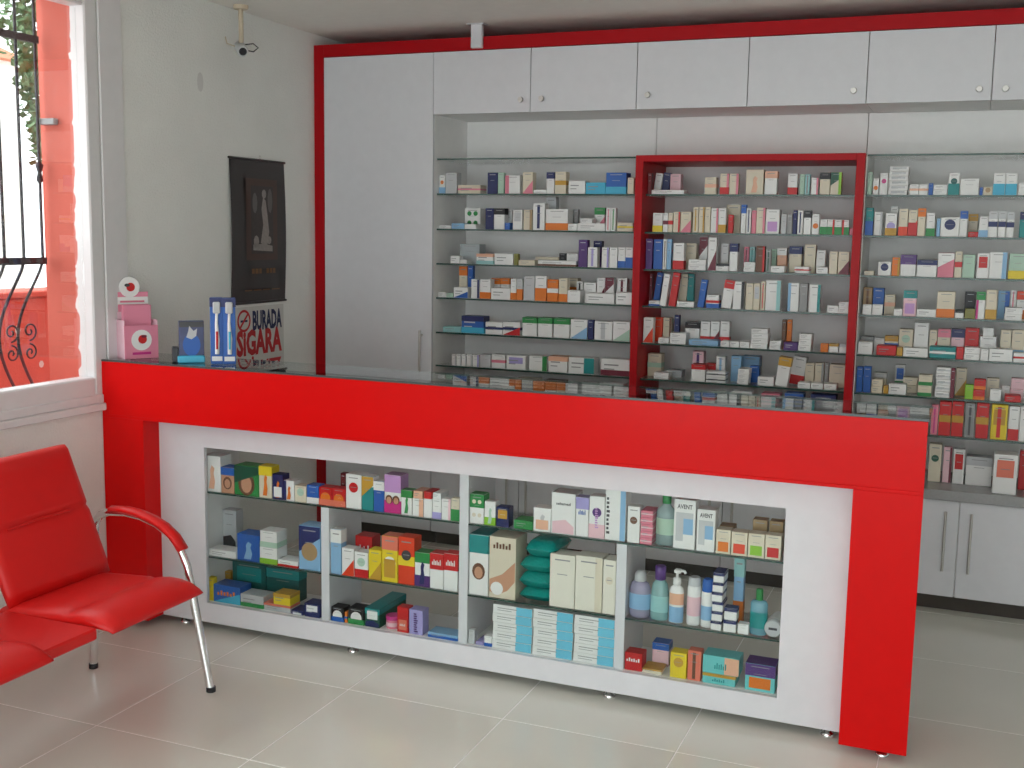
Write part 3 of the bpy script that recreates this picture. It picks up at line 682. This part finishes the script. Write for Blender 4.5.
ZF = dict(L1=(430,140,4.6545), L2=(430,260,4.6545), C1=(630,145,4.2667), C2=(630,260,4.2667), R1=(850,140,5.488), R2=(850,260,5.488), R3=(850,380,3.2))
NL, NC, NR = 'tall-cupboard bay', 'red-framed bay', 'bar-handle-cupboard bay'
BX = dict(L=(S[0]+.004, RX0-.003, NL), C=(RX0+.038, RX1-.038, NC), R=(RX1+.006, 1.6, NR))
def srow(frame, lv, txt, hidden=False):
    a, b, nm = BX[frame[0]]
    k = lv if frame[0] != 'C' else lv-1
    row(ZF[frame], LV[lv], YD+.045, .09, f"on {ORD[k] if not (frame[0] == 'C' and lv == 7) else 'lowest'} shelf, {nm}", txt, a, b)
srow('L1', 1, "33 70 165 white o:orange b:light_blue; 72 125 152 pale_grey; 130 235 210 cream m:pink; 268 315 152 navy; 316 345 152 pale_green; 350 420 165 white l:pink; 432 480 150 cream d:pink; 482 541 232 white; 543 580 150 white t:navy; 583 635 148 cream m:gold; 645 723 190 white; 725 818 198 cyan; 820 915 152 blue b:cyan; 920 950 175 cream")
srow('L1', 2, "35 98 398 white; 100 158 388 light_blue; 162 235 318 white q:green; 160 215 392 white n; 258 296 318 navy; 298 350 318 white t:black; 352 383 325 white; 345 372 385 blue; 386 430 325 white k:pale_grey; 436 475 325 cream e:tan; 480 535 295 white s:navy; 540 588 265 pale_grey; 540 645 322 white b:orange; 648 668 322 pale_grey s:grey; 669 690 322 grey; 640 684 390 white; 686 815 388 white; 700 755 365 white ^; 766 815 315 white t:green d:pink; 820 842 315 white s:pink; 843 866 315 white s:green; 872 945 385 cream m:yellow")
srow('L1', 3, "95 138 540 white; 140 172 558 white n; 140 232 485 frosted; 216 295 530 white t:peach b:pale_teal; 300 388 530 white; 390 410 530 olive; 412 488 560 cream; 490 600 545 cream m:olive; 502 680 562 white b:brown; 600 634 528 black; 636 690 528 white; 692 733 465 purple; 762 800 470 purple t:navy; 735 780 500 white s:lavender; 800 833 500 white e:lavender; 836 873 500 white; 876 910 500 white b:blue; 911 945 500 white B:blue")
srow('L2', 4, "30 73 150 white; 76 108 155 pale_green; 110 176 128 white d:blue; 136 174 30 cream t:orange; 176 200 25 blue; 192 230 90 white e:navy; 233 282 90 white b:orange; 286 328 85 white t:orange; 329 371 85 white t:orange; 284 374 132 white; 376 402 88 white b:orange; 404 431 88 pale_grey B:orange; 436 488 75 pale_grey; 490 543 75 white B:orange; 546 597 92 orange m:white; 600 640 85 cream b:orange; 641 690 85 cream m:orange; 640 700 142 white; 682 713 100 white s:black; 716 774 105 white; 722 858 157 white; 777 815 82 white d:maroon; 816 857 82 white D:maroon; 872 918 85 white s:maroon; 866 940 152 white")
srow('L2', 5, "60 143 312 pale_teal; 147 250 262 blue t:navy b:cyan; 258 338 290 white m:navy; 340 420 290 white m:navy d:red; 430 498 268 white t:green; 503 570 270 white t:green; 576 650 273 white t:green; 655 733 277 white d:light_blue; 735 761 280 navy; 766 850 287 white s:pale_grey; 852 932 287 white d:pale_green")
srow('L2', 6, "100 122 440 white e:pale_grey; 123 146 440 white e:pale_grey; 147 170 440 white e:pale_grey; 171 196 440 white e:pale_grey; 198 228 442 white e:lavender; 232 282 440 pale_grey; 287 350 440 white m:pink; 356 445 445 white k:lavender; 462 545 447 white e:green; 552 640 450 white t:peach; 645 765 455 white E:teal; 795 930 462 white b:maroon")
srow('L2', 7, "40 110 545 peach; 115 180 548 white t:orange; 200 270 545 white; 280 380 548 white m:pink; 400 500 552 cream; 530 620 562 white t:brown; 700 770 572 white; 790 900 576 white m:red")
srow('C1', 1, "52 95 120 dark_red; 100 131 122 white /; 134 165 120 navy /; 172 218 124 pale_pink; 90 232 192 white; 320 370 138 cream m:peach; 386 424 122 cream e:pink b:red; 425 465 122 cream e:pink; 497 572 105 cream g:peach; 577 630 112 white t:peach; 675 716 122 white b:red; 726 747 125 pale_green; 748 770 125 pale_teal s:grey; 775 805 140 white e:pink; 812 856 118 cream t:black; 858 905 116 cream D:dark_green e:lime")
srow('C1', 2, "98 140 290 white b:yellow; 142 163 290 white m:maroon; 164 184 290 cream m:red; 186 215 285 cream e:red; 217 262 285 cream d:pink; 270 294 265 cream s:gold; 295 319 265 cream e:gold; 321 345 265 cream; 347 378 270 white e:pink; 379 411 270 white b:gold; 420 441 298 red; 412 474 255 cream; 476 497 255 white t:blue; 498 519 270 white s:navy; 521 540 280 pink; 541 579 268 cream e:pink; 581 640 275 white K:lilac; 646 670 295 pale_grey; 671 695 295 grey; 697 715 278 navy; 717 741 280 white s:navy; 743 775 280 white t:black; 778 810 295 white O:orange; 812 842 318 white B:green; 843 874 318 white B:green e:red; 875 905 320 white B:green; 906 936 320 white B:green l:red; 937 953 355 pink")
srow('C1', 3, "48 98 400 purple; 102 140 402 blue; 142 158 402 white s:brown; 159 178 402 light_blue; 186 232 418 white b:red; 233 285 420 cream; 250 325 488 white x2; 297 334 392 white D:maroon; 335 372 395 white d:maroon; 367 424 508 white t:black; 390 423 420 white; 425 462 420 white t:navy; 487 509 435 pink s:maroon; 511 534 435 pale_teal s:teal; 536 577 432 brown e:red; 486 540 500 white x2; 582 603 445 grey s:dark_green; 604 626 445 pale_green; 600 660 517 white; 629 670 440 peach t:white; 681 735 432 cream t:navy; 746 795 425 cream; 702 765 520 white m:red; 797 836 450 white; 795 845 522 white; 852 888 455 cream; 890 938 456 cream d:maroon")
srow('C2', 4, "48 96 60 maroon; 100 125 55 blue /; 130 156 60 white /; 80 126 175 white b:blue; 168 198 55 red /; 206 240 62 cream /; 200 274 178 white; 246 275 60 teal; 290 318 85 blue /; 326 380 150 white m:red b:blue; 392 435 88 white t:red /; 442 490 92 white e:black; 496 528 100 cream; 529 557 100 cream k:pale_grey; 560 579 92 cream s:red; 581 645 88 white e:pale_teal; 676 724 98 white l:light_blue; 726 760 100 grey; 767 815 105 white e:teal; 842 890 195 white; 892 936 178 white x2")
srow('C2', 5, "52 100 246 white d:orange_red; 102 140 245 orange_red; 142 178 247 cream e:brown; 190 212 235 navy; 120 166 333 white; 171 240 312 white x2; 236 298 265 white t:black; 250 376 342 light_blue; 302 343 262 white b:red; 345 384 262 white b:red d:maroon; 386 426 262 white b:red; 386 425 347 white; 427 467 348 white; 469 511 350 white; 517 590 293 white x4; 597 645 345 white x2; 650 669 255 brown; 671 692 255 orange; 656 716 352 purple; 721 776 315 white x3; 813 846 357 orange; 850 890 358 white t:gold; 894 936 360 white t:pale_grey")
srow('C2', 6, "76 135 400 cream m:pale_green; 102 166 480 white x2; 152 222 470 frosted; 268 316 390 pale_pink s:purple; 262 322 446 white t:red; 324 366 442 red m:white; 368 408 412 white s:light_blue; 326 408 477 white m:black x2; 432 476 410 light_blue; 478 552 412 white h:light_blue; 460 508 465 white x3; 512 552 452 blue; 545 616 500 white; 622 676 418 white t:gold /; 682 742 415 white b:red /; 748 788 440 cream; 790 829 440 cream e:grey; 832 850 440 grey; 852 926 447 cream; 715 770 524 white; 772 826 527 white; 828 882 530 white")
srow('C2', 7, "80 130 560 blue; 160 210 556 white t:red; 240 300 560 cream; 340 400 560 white m:pink; 430 520 562 white; 560 640 570 pink; 660 740 570 white t:blue; 770 880 576 navy")
srow('R1', 1, "82 125 175 pale_green; 128 161 210 white O:orange; 167 211 180 white o:magenta; 219 325 145 white k:pale_grey x6; 328 378 243 white m:peach; 380 430 243 white m:peach; 433 458 238 blue; 461 540 245 white x2; 542 605 180 white B:teal o:dark_teal; 608 710 212 white; 712 731 260 blue; 733 785 258 cream o:tan; 790 855 182 white B:cyan; 858 922 182 white B:cyan; 926 975 235 white e:pale_grey")
srow('R1', 2, "78 131 372 teal B:blue; 136 180 395 white e:pale_grey; 197 260 402 white O:lavender b:gold; 224 268 365 white; 272 322 378 cream b:orange_red; 325 374 385 cream d:orange_red B:red; 376 419 375 cream t:orange; 423 471 400 white b:green; 478 498 430 light_blue; 500 605 425 white o:navy; 606 650 390 white t:blue; 653 706 407 cream t:gold; 650 706 505 red; 710 762 420 white b:light_blue; 765 816 390 white m:navy t:pale_grey; 819 861 390 white m:navy t:pale_grey; 864 907 395 white m:navy t:pale_grey; 936 980 395 teal t:navy")
srow('R1', 3, "78 132 720 cream; 155 228 670 white o:navy; 233 276 645 orange e:gold; 281 366 630 white h:purple; 370 480 660 white t:navy; 486 576 620 pink D:white; 579 620 612 cream m:red; 622 690 630 pale_green; 701 768 622 white k:red; 770 866 615 white e:light_blue; 876 980 625 pale_green b:yellow")
srow('R2', 4, "70 126 150 tan s:brown; 70 121 245 white; 123 180 245 white; 128 190 155 blue; 192 250 190 cream m:peach; 240 292 270 white; 293 370 168 pale_pink t:teal K:lilac; 366 476 272 white; 478 580 175 cream b:orange; 577 626 278 white t:black; 633 693 175 black; 631 690 268 olive; 696 747 175 white l:magenta t:green; 750 812 165 cream b:gold; 816 880 170 light_blue E:blue; 884 916 165 white s:pink; 919 980 172 white t:orange_red b:orange; 852 950 262 white x2")
srow('R2', 5, "46 125 450 white; 60 131 420 grey; 133 190 430 white; 192 265 418 cream m:blue t:gold; 146 255 472 red; 257 290 480 gold; 271 349 380 cream o:pale_green; 293 430 485 white; 356 436 345 white; 438 483 385 cream d:red; 485 555 380 cream t:pink; 437 582 478 teal m:white; 559 632 380 pale_pink t:navy; 586 626 480 red; 634 712 375 red; 630 716 480 white x2; 714 806 420 white; 731 790 372 white ^; 718 762 490 white; 765 895 490 white; 829 888 385 cream b:orange; 891 960 385 cream b:light_blue; 898 970 510 white m:red")
srow('R2', 6, "31 74 585 blue; 76 119 585 blue; 121 182 655 cream x2; 135 203 620 cream t:pale_grey; 184 211 690 gold; 213 310 682 white; 250 306 575 white k:blue b:green; 291 375 645 cream x2; 378 455 630 cream b:green x2; 476 556 590 white m:pale_grey x5; 557 580 595 maroon; 583 645 595 cream d:gold; 632 680 685 lime; 683 748 655 red b:orange x2; 752 822 650 cream; 770 832 710 white; 835 880 690 white; 886 960 650 pale_pink x2; 850 940 745 red")
srow('R3', 7, "262 285 80 pink s:magenta; 288 327 70 red m:gold; 329 367 70 red m:gold; 372 403 75 grey s:charcoal; 407 448 75 red m:gold; 455 508 80 yellow k:gold s:red; 511 545 85 white b:red; 547 580 85 white")
row(ZF['R3'], ZB, YD+.13, .09, f"on the grey worktop, {NR}", "255 296 205 cream o:dark_green; 301 329 215 pale_pink e:maroon; 333 370 222 white k:red; 373 458 248 white t:pale_grey; 545 580 228 red", RX1+.006, 1.6)
row(ZF['R3'], ZB, YD+.0, .09, f"at the front of the grey worktop, {NR}", "462 540 240 white k:coral", RX1+.006, 1.6, deep=.09)

# ---------------------------------------------------------------- goods in the display counter
ZA = dict(A1=(195,445,7.314), A2=(195,530,7.314), A3=(325,465,7.314), A4=(325,550,7.314), A5=(460,480,6.0235), A6=(460,530,5.294), A7=(620,490,6.0235), A8=(620,555,5.118))
YC = YS+.008
P1, P2, P3 = 'on top shelf of display counter', 'on middle shelf of display counter', 'on floor of display counter'
def crow(frame, z, place, txt, a, b, y=YC, **kw): return row(ZA[frame], z, y, .082, place, txt, a, b, name='product_carton', maxd=.078, kind='carton', group='cartons '+place, **kw)
ca, cb, cc2, cd2 = (GX0-.03, DVX[0]-DW), (DVX[0]+DW, DVX[1]-DW), (DVX[1]+DW, DVX[2]-DW), (DVX[2]+DW, GX1+.03)
crow('A1', CS1, P1, "58 185 80 white g:peach l:pale_grey; 188 284 165 skin t:blue f; 286 464 155 green f D:dark_green; 466 560 155 cream t:yellow g:orange; 564 645 215 navy g:orange K:white; 647 726 262 white l:navy g:orange; 728 814 300 cream o:pale_green; 816 904 295 blue b:white; 906 1002 310 red O:orange b:coral", ca[0], cb[1])
crow('A3', CS1, P1, "52 148 175 red O:orange b:coral; 112 150 60 dark_red; 152 265 70 white o:red; 267 354 85 teal t:white D:gold; 356 432 120 blue t:white; 435 555 75 white h:lilac b:magenta F; 557 636 185 white t:green g:green; 640 720 248 white E:peach; 645 714 190 peach ^; 722 784 250 white n; 724 780 195 red ^; 786 850 250 white b:lavender; 788 848 205 white ^; 852 920 250 white e:pale_pink; 922 982 245 cream B:green", ca[0], cb[1])
crow('A5', CS1, P1, "30 145 85 white h:green q:cream; 148 215 130 white b:lime g:pale_green; 218 296 165 navy k:gold; 325 440 245 green; 443 549 170 white g:pale_grey K:peach; 552 698 80 white T:sebamed,charcoal,.74,.07,.6 r:pale_pink; 700 778 105 white t:lavender W:blue,.62,.12,.6; 780 875 100 white o:purple b:pale_pink X:lilac,.5,.22,.5; 878 1003 60 white X:charcoal,.15,.16,.75 e:light_blue", cc2[0], cd2[1])
crow('A7', CS1, P1, "47 123 100 white o:brown; 126 200 125 pink m:pale_pink x5; 328 460 60 white w T:AVENT,charcoal,.86,.09,.7; 466 578 120 white w T:AVENT,charcoal,.86,.10,.7; 580 670 240 cream K:orange; 672 771 255 cream K:orange_red; 773 874 265 cream K:lime; 876 975 275 cream K:red", cc2[0], cd2[1])
row(ZA['A7'], CS1, YC+.082, .07, 'in the rear rank on top shelf of display counter', "600 690 215 tan K:orange; 800 890 180 tan K:lime; 900 985 190 tan K:red", cd2[0]-.05, GX1+.03, name='product_carton', maxd=.062, kind='carton', group='rear cartons on the top shelf')
crow('A2', CS2, P2, "100 300 150 white; 306 470 35 blue g:light_blue; 472 600 130 white b:lime; 474 598 10 white b:pale_green ^; 604 752 225 white b:red", *ca)
crow('A1', CS2, P2, "758 915 595 light_blue D:navy O:tan", ca[0], ca[1])
row(ZA['A1'], CS2, YC+.12, .07, 'at the back of middle shelf in display counter', "80 300 470 pale_grey r:charcoal", *ca, name='product_carton', maxd=.05, kind='carton', group='cartons at the back of the middle shelf')
crow('A3', CS2, P2, "26 118 470 light_blue t:white; 122 212 610 white d:orange_red; 216 314 640 white b:red o:pale_green; 220 345 522 red W:white,.6,.3,.7; 318 412 622 yellow d:gold; 416 532 522 yellow O:white t:coral K:gold; 536 655 530 orange_red m:yellow o:charcoal; 657 766 642 white t:green b:purple g:navy; 768 868 648 white h:red W:white,.75,.15,.7; 870 972 650 white h:red W:white,.75,.15,.7", *cb)
crow('A6', CS2, P2, "26 152 25 white t:teal f; 156 298 40 cream y W:brown,.86,.10,.7", *cc2, deep=.11)
crow('A6', CS2, P2, "477 611 132 ivory; 613 757 142 ivory e:cream; 759 828 160 ivory o:cream", *cc2, deep=.07)
crow('A2', GZ0, P3, "90 132 350 yellow; 134 330 410 blue W:orange,.55,.28,.7 d:cyan; 332 500 478 pale_grey b:green; 504 698 545 pale_grey t:coral; 572 696 470 yellow t:gold ^; 702 792 590 navy K:white; 798 912 540 navy k:white", *ca)
row(ZA['A2'], GZ0, YC+.13, .07, 'at the back on floor of display counter', "150 262 300 gold; 272 520 240 dark_teal k:teal; 522 760 290 dark_teal t:teal", *ca, name='product_carton', maxd=.06, kind='carton', group='cartons at the back of the counter floor')
crow('A4', GZ0, P3, "44 138 420 black O:white b:blue; 142 164 455 orange m:blue; 168 288 430 black O:white b:green; 527 610 420 red K:coral W:white,.3,.1,.5; 614 716 440 lavender X:purple,.5,.3,.8; 752 970 615 light_blue B:blue", *cb)
crow('A4', GZ0, P3, "292 400 430 dark_green t:teal k:white r:navy", *cb, deep=.22)
crow('A6', GZ0, P3, "36 78 528 pale_grey; 82 124 592 lavender; 128 168 562 white b:blue", *cc2)
crow('A6', GZ0, 'beside the small cartons', "174 383 405 white E:pale_cyan x5", *cc2, deep=.16)
crow('A6', GZ0, 'between two like stacks', "388 600 430 white E:pale_cyan x5", *cc2, deep=.16)
crow('A6', GZ0, 'against the white divider', "606 822 462 white E:pale_cyan x5", *cc2, deep=.16)
crow('A8', GZ0, P3, "24 118 502 red W:white,.6,.2,.8; 166 252 452 pale_pink t:blue; 112 213 585 cream t:gold; 258 344 502 yellow o:gold; 348 418 492 coral s:brown; 422 592 612 aqua t:gold W:teal,.4,.3,.4; 424 612 522 aqua E:peach W:teal,.45,.35,.35 ^; 642 798 562 aqua h:purple K:orange", *cd2)
crow('A8', CS2, P2, "476 532 92 white t:navy x6; 534 600 272 white t:navy x2; 602 660 355 white", *cd2)
row(ZA['A8'], CS2, YC+.10, .07, 'at the back of middle shelf in display counter', "588 640 10 light_blue b:orange t:pale_teal", *cd2, name='product_carton', maxd=.05, kind='carton')

# bottles, tubes, jars, pouches
def clearp(c, t=.45): return mat('plastic_'+c, srgb(*[int(x+(235-x)*.45) for x in COL[c]]), rough=.2, trans=t)
def bottle(frame, x0, x1, top, base_z, y, name, label, cat, body, prof, cap=None, capm=None, lab=None, sy=.7, group='bottles in the display counter'):
    ox, oy, sc = ZA[frame]; u0, u1, v = ox+x0/sc, ox+x1/sc, oy+top/sc
    a, b2 = PX(u0, v+30, 1, y), PX(u1, v+30, 1, y); r = (b2.x-a.x)/2; cx = (a.x+b2.x)/2; H = PX((u0+u1)/2, v, 1, y).z-base_z
    t = thing(name, (cx, y+r*sy, base_z+.0004), label, cat, group); z0 = base_z+.0004
    MB().lathe([(q*r, z0+p*H) for q, p in prof], cx, y+r*sy, body, 20, 1, sy).build('body', t)
    if cap: MB().lathe([(q*r, z0+p*H) for q, p in cap], cx, y+r*sy, capm, 16).build('cap', t)
    if lab:
        q, p0, p1, lm = lab; lo = MB(); n = 12; V = []
        for k in range(n+1):
            an = PI+PI*k/n; V += [(cx+(q*r+.0006)*math.cos(an), y+r*sy+(q*r*sy+.0006)*math.sin(an), z0+p0*H), (cx+(q*r+.0006)*math.cos(an), y+r*sy+(q*r*sy+.0006)*math.sin(an), z0+p1*H)]
        lo.add(V, [(2*k, 2*k+2, 2*k+3, 2*k+1) for k in range(n)], lm, True); lo.build('label', t)
    return t, cx, y+r*sy, r, H, z0
SH = [(.9,0),(1,.03),(1,.60),(.92,.70),(.45,.80),(.42,.84)]
bottle('A7', 207, 328, 40, CS1, YC+.01, 'lotion_bottle', 'clear lotion bottle with bright green cap and green label', 'bottle', clearp('pale_teal', .55), SH, [(.42,.84),(.44,.85),(.44,.99),(.40,1)], card('green'), (1, .22, .55, card('pale_green')))
bottle('A8', 38, 145, 90, CS2, YC+.01, 'baby_lotion_bottle', 'lilac liquid bottle with pale dome cap against the white divider', 'bottle', clearp('lavender'), [(.9,0),(1,.04),(1,.62),(.8,.74),(.5,.78)], [(.5,.78),(.56,.79),(.52,.94),(.3,1)], card('pale_grey'), (1, .18, .52, card('light_blue')))
bottle('A8', 150, 242, 62, CS2, YC+.012, 'shampoo_bottle', 'teal shampoo bottle with a purple cap', 'bottle', clearp('aqua'), [(.9,0),(1,.04),(.98,.5),(.85,.66),(.5,.74)], [(.5,.74),(.6,.75),(.6,.98),(.5,1)], card('purple'), (.99, .15, .45, card('pale_teal')))
t, cx, cy, r, H, z0 = bottle('A8', 247, 320, 75, CS2, YC+.012, 'pump_bottle', 'white pump bottle with blue base and orange label', 'bottle', card('white'), [(.92,0),(1,.02),(1,.56),(.9,.64),(.4,.70)], [(.4,.70),(.55,.71),(.55,.82),(.2,.83),(.2,.92)], card('white'), (1, .34, .55, card('peach')))
MB().box(cx-.4*r, cx+.55*r, cy-.012, cy+.012, z0+.92*H, z0+.985*H, card('white'), .003).tube([(cx+.5*r, cy, z0+.965*H), (cx+1.0*r, cy, z0+.96*H), (cx+1.15*r, cy, z0+.92*H)], .005, card('white'), 8).build('pump_head', t)
MB().lathe([(1.01*r, z0+.01*H), (1.02*r, z0+.30*H)], cx, cy, card('light_blue'), 20, 1, .7).build('blue_band', t)
bottle('A8', 335, 405, 120, CS2, YC+.012, 'spray_can', 'plain white spray can standing between the pump bottle and blue capped can', 'spray can', card('white'), [(.95,0),(1,.02),(1,.78),(.9,.82)], [(.9,.82),(.92,.83),(.9,.97),(.7,1)], card('pale_grey'), (1, .2, .6, card('pale_pink')), 1, 'spray cans in the display counter')
bottle('A8', 408, 472, 130, CS2, YC+.012, 'spray_can', 'white spray can with a bright blue cap', 'spray can', card('white'), [(.95,0),(1,.02),(1,.70),(.9,.74)], [(.92,.74),(.95,.75),(.92,.96),(.7,1)], card('blue'), (1, .15, .45, card('light_blue')), 1, 'spray cans in the display counter')
bottle('A8', 660, 750, 180, CS2, YC+.01, 'mouthwash_bottle', 'aqua mouthwash bottle with dark green cap', 'bottle', clearp('cyan'), [(.9,0),(1,.03),(1,.68),(.8,.74),(.4,.76)], [(.4,.76),(.42,.77),(.40,.99),(.36,1)], card('green'), (1, .15, .5, card('teal')), .6)
bottle('A4', 427, 523, 490, GZ0, YC+.01, 'cream_jar', 'small round pink jar on the floor of the display counter', 'jar', card('pink'), [(.92,0),(1,.04),(1,.70)], [(1.04,.70),(1.04,.97),(.96,1)], card('magenta'), (1, .2, .5, card('pale_pink')), 1, 'jars in the display counter')
ox, oy, sc = ZA['A8']; p = PX(ox+783/sc, oy+375/sc, 1, YC+.01)
t = thing('lotion_tube', (p.x, YC+.08, CS2+.0004), 'white tube lying end-on beside the aqua mouthwash', 'tube')
r = .031; zc = CS2+r+.0008
MB().tube([(p.x, YC+.035, zc), (p.x, YC+.05, zc), (p.x, YC+.13, zc)], [r*.97, r, r*.75], card('white'), 18).build('body', t)
MB().tube([(p.x, YC+.006, zc), (p.x, YC+.010, zc), (p.x, YC+.034, zc)], [r*.85, r*.95, r*.95], card('pale_grey'), 18).box(p.x-.014, p.x+.014, YC+.0052, YC+.006, zc-.004, zc+.004, card('charcoal')).build('cap', t)
def pouch(x0, x1, y0, y1, z0, z1, label, seed):
    random.seed(seed); b = MB(); n, mm = 12, 8; top = []; V = []
    for sgn in (1, -1):
        for i in range(n+1):
            for j in range(mm+1):
                u, v = i/n*2-1, j/mm*2-1
                k = max(0, (1-abs(u)**5)*(1-abs(v)**5))**.36
                zz = (z0+z1)/2+sgn*(z1-z0)/2*k*(1+random.uniform(-.10,.0)*(sgn > 0))
                V.append((x0+(u+1)/2*(x1-x0), y0+(v+1)/2*(y1-y0), zz))
    N = (n+1)*(mm+1); fc = []
    for i in range(n):
        for j in range(mm):
            a = i*(mm+1)+j; fc.append((a, a+mm+1, a+mm+2, a+1)); fc.append((N+a, N+a+1, N+a+mm+2, N+a+mm+1))
    b.add(V, fc, mat('teal_film', srgb(16,150,142), rough=.22, spec=.6, bump=.5, bscale=45), True)
    o = b.build('wipes_pouch', None, ((x0+x1)/2, (y0+y1)/2, z0))
    return tag(o, label, 'pouch', 'teal pouches in the display counter')
ox, oy, sc = ZA['A6']; zz = CS2+.0004
for k, (a, b2, tp, lb) in enumerate(((308,472,318,'shiny teal pouch at the bottom of the pouch stack'), (308,472,232,'shiny teal pouch second from the bottom of the stack'), (312,474,152,'shiny teal pouch third from the bottom of the stack'), (342,500,62,'shiny teal pouch topmost of the pouch stack'))):
    xa, xb = PX(ox+a/sc, oy+tp/sc, 1, YC).x, PX(ox+b2/sc, oy+tp/sc, 1, YC).x; zt = PX(ox+(a+b2)/2/sc, oy+tp/sc, 1, YC+.01).z
    pouch(xa, min(xb, xa+.155), YC+.012, YC+.19, zz, zt, lb, k); zz = zt+.0006

# every carton its own label: first by its look, then by its neighbours
from collections import Counter
lab = [c[0] for _, c in ALL]
for lvl in (1, 3, 2):
    cnt = Counter(lab); new = [ALL[i][1][lvl] if cnt[l] > 1 else l for i, l in enumerate(lab)]
    cn = Counter(new); lab = [n if (len(n.split()) <= 16) else l for n, l in zip(new, lab)]
for (o, c), l in zip(ALL, lab):
    w_ = l.replace(',', ' ,').split(); o['label'] = l if len(l.split()) <= 16 else ' '.join(l.split()[:16])
print('CARTONS', len(ALL), 'unique labels', len(set(lab)))
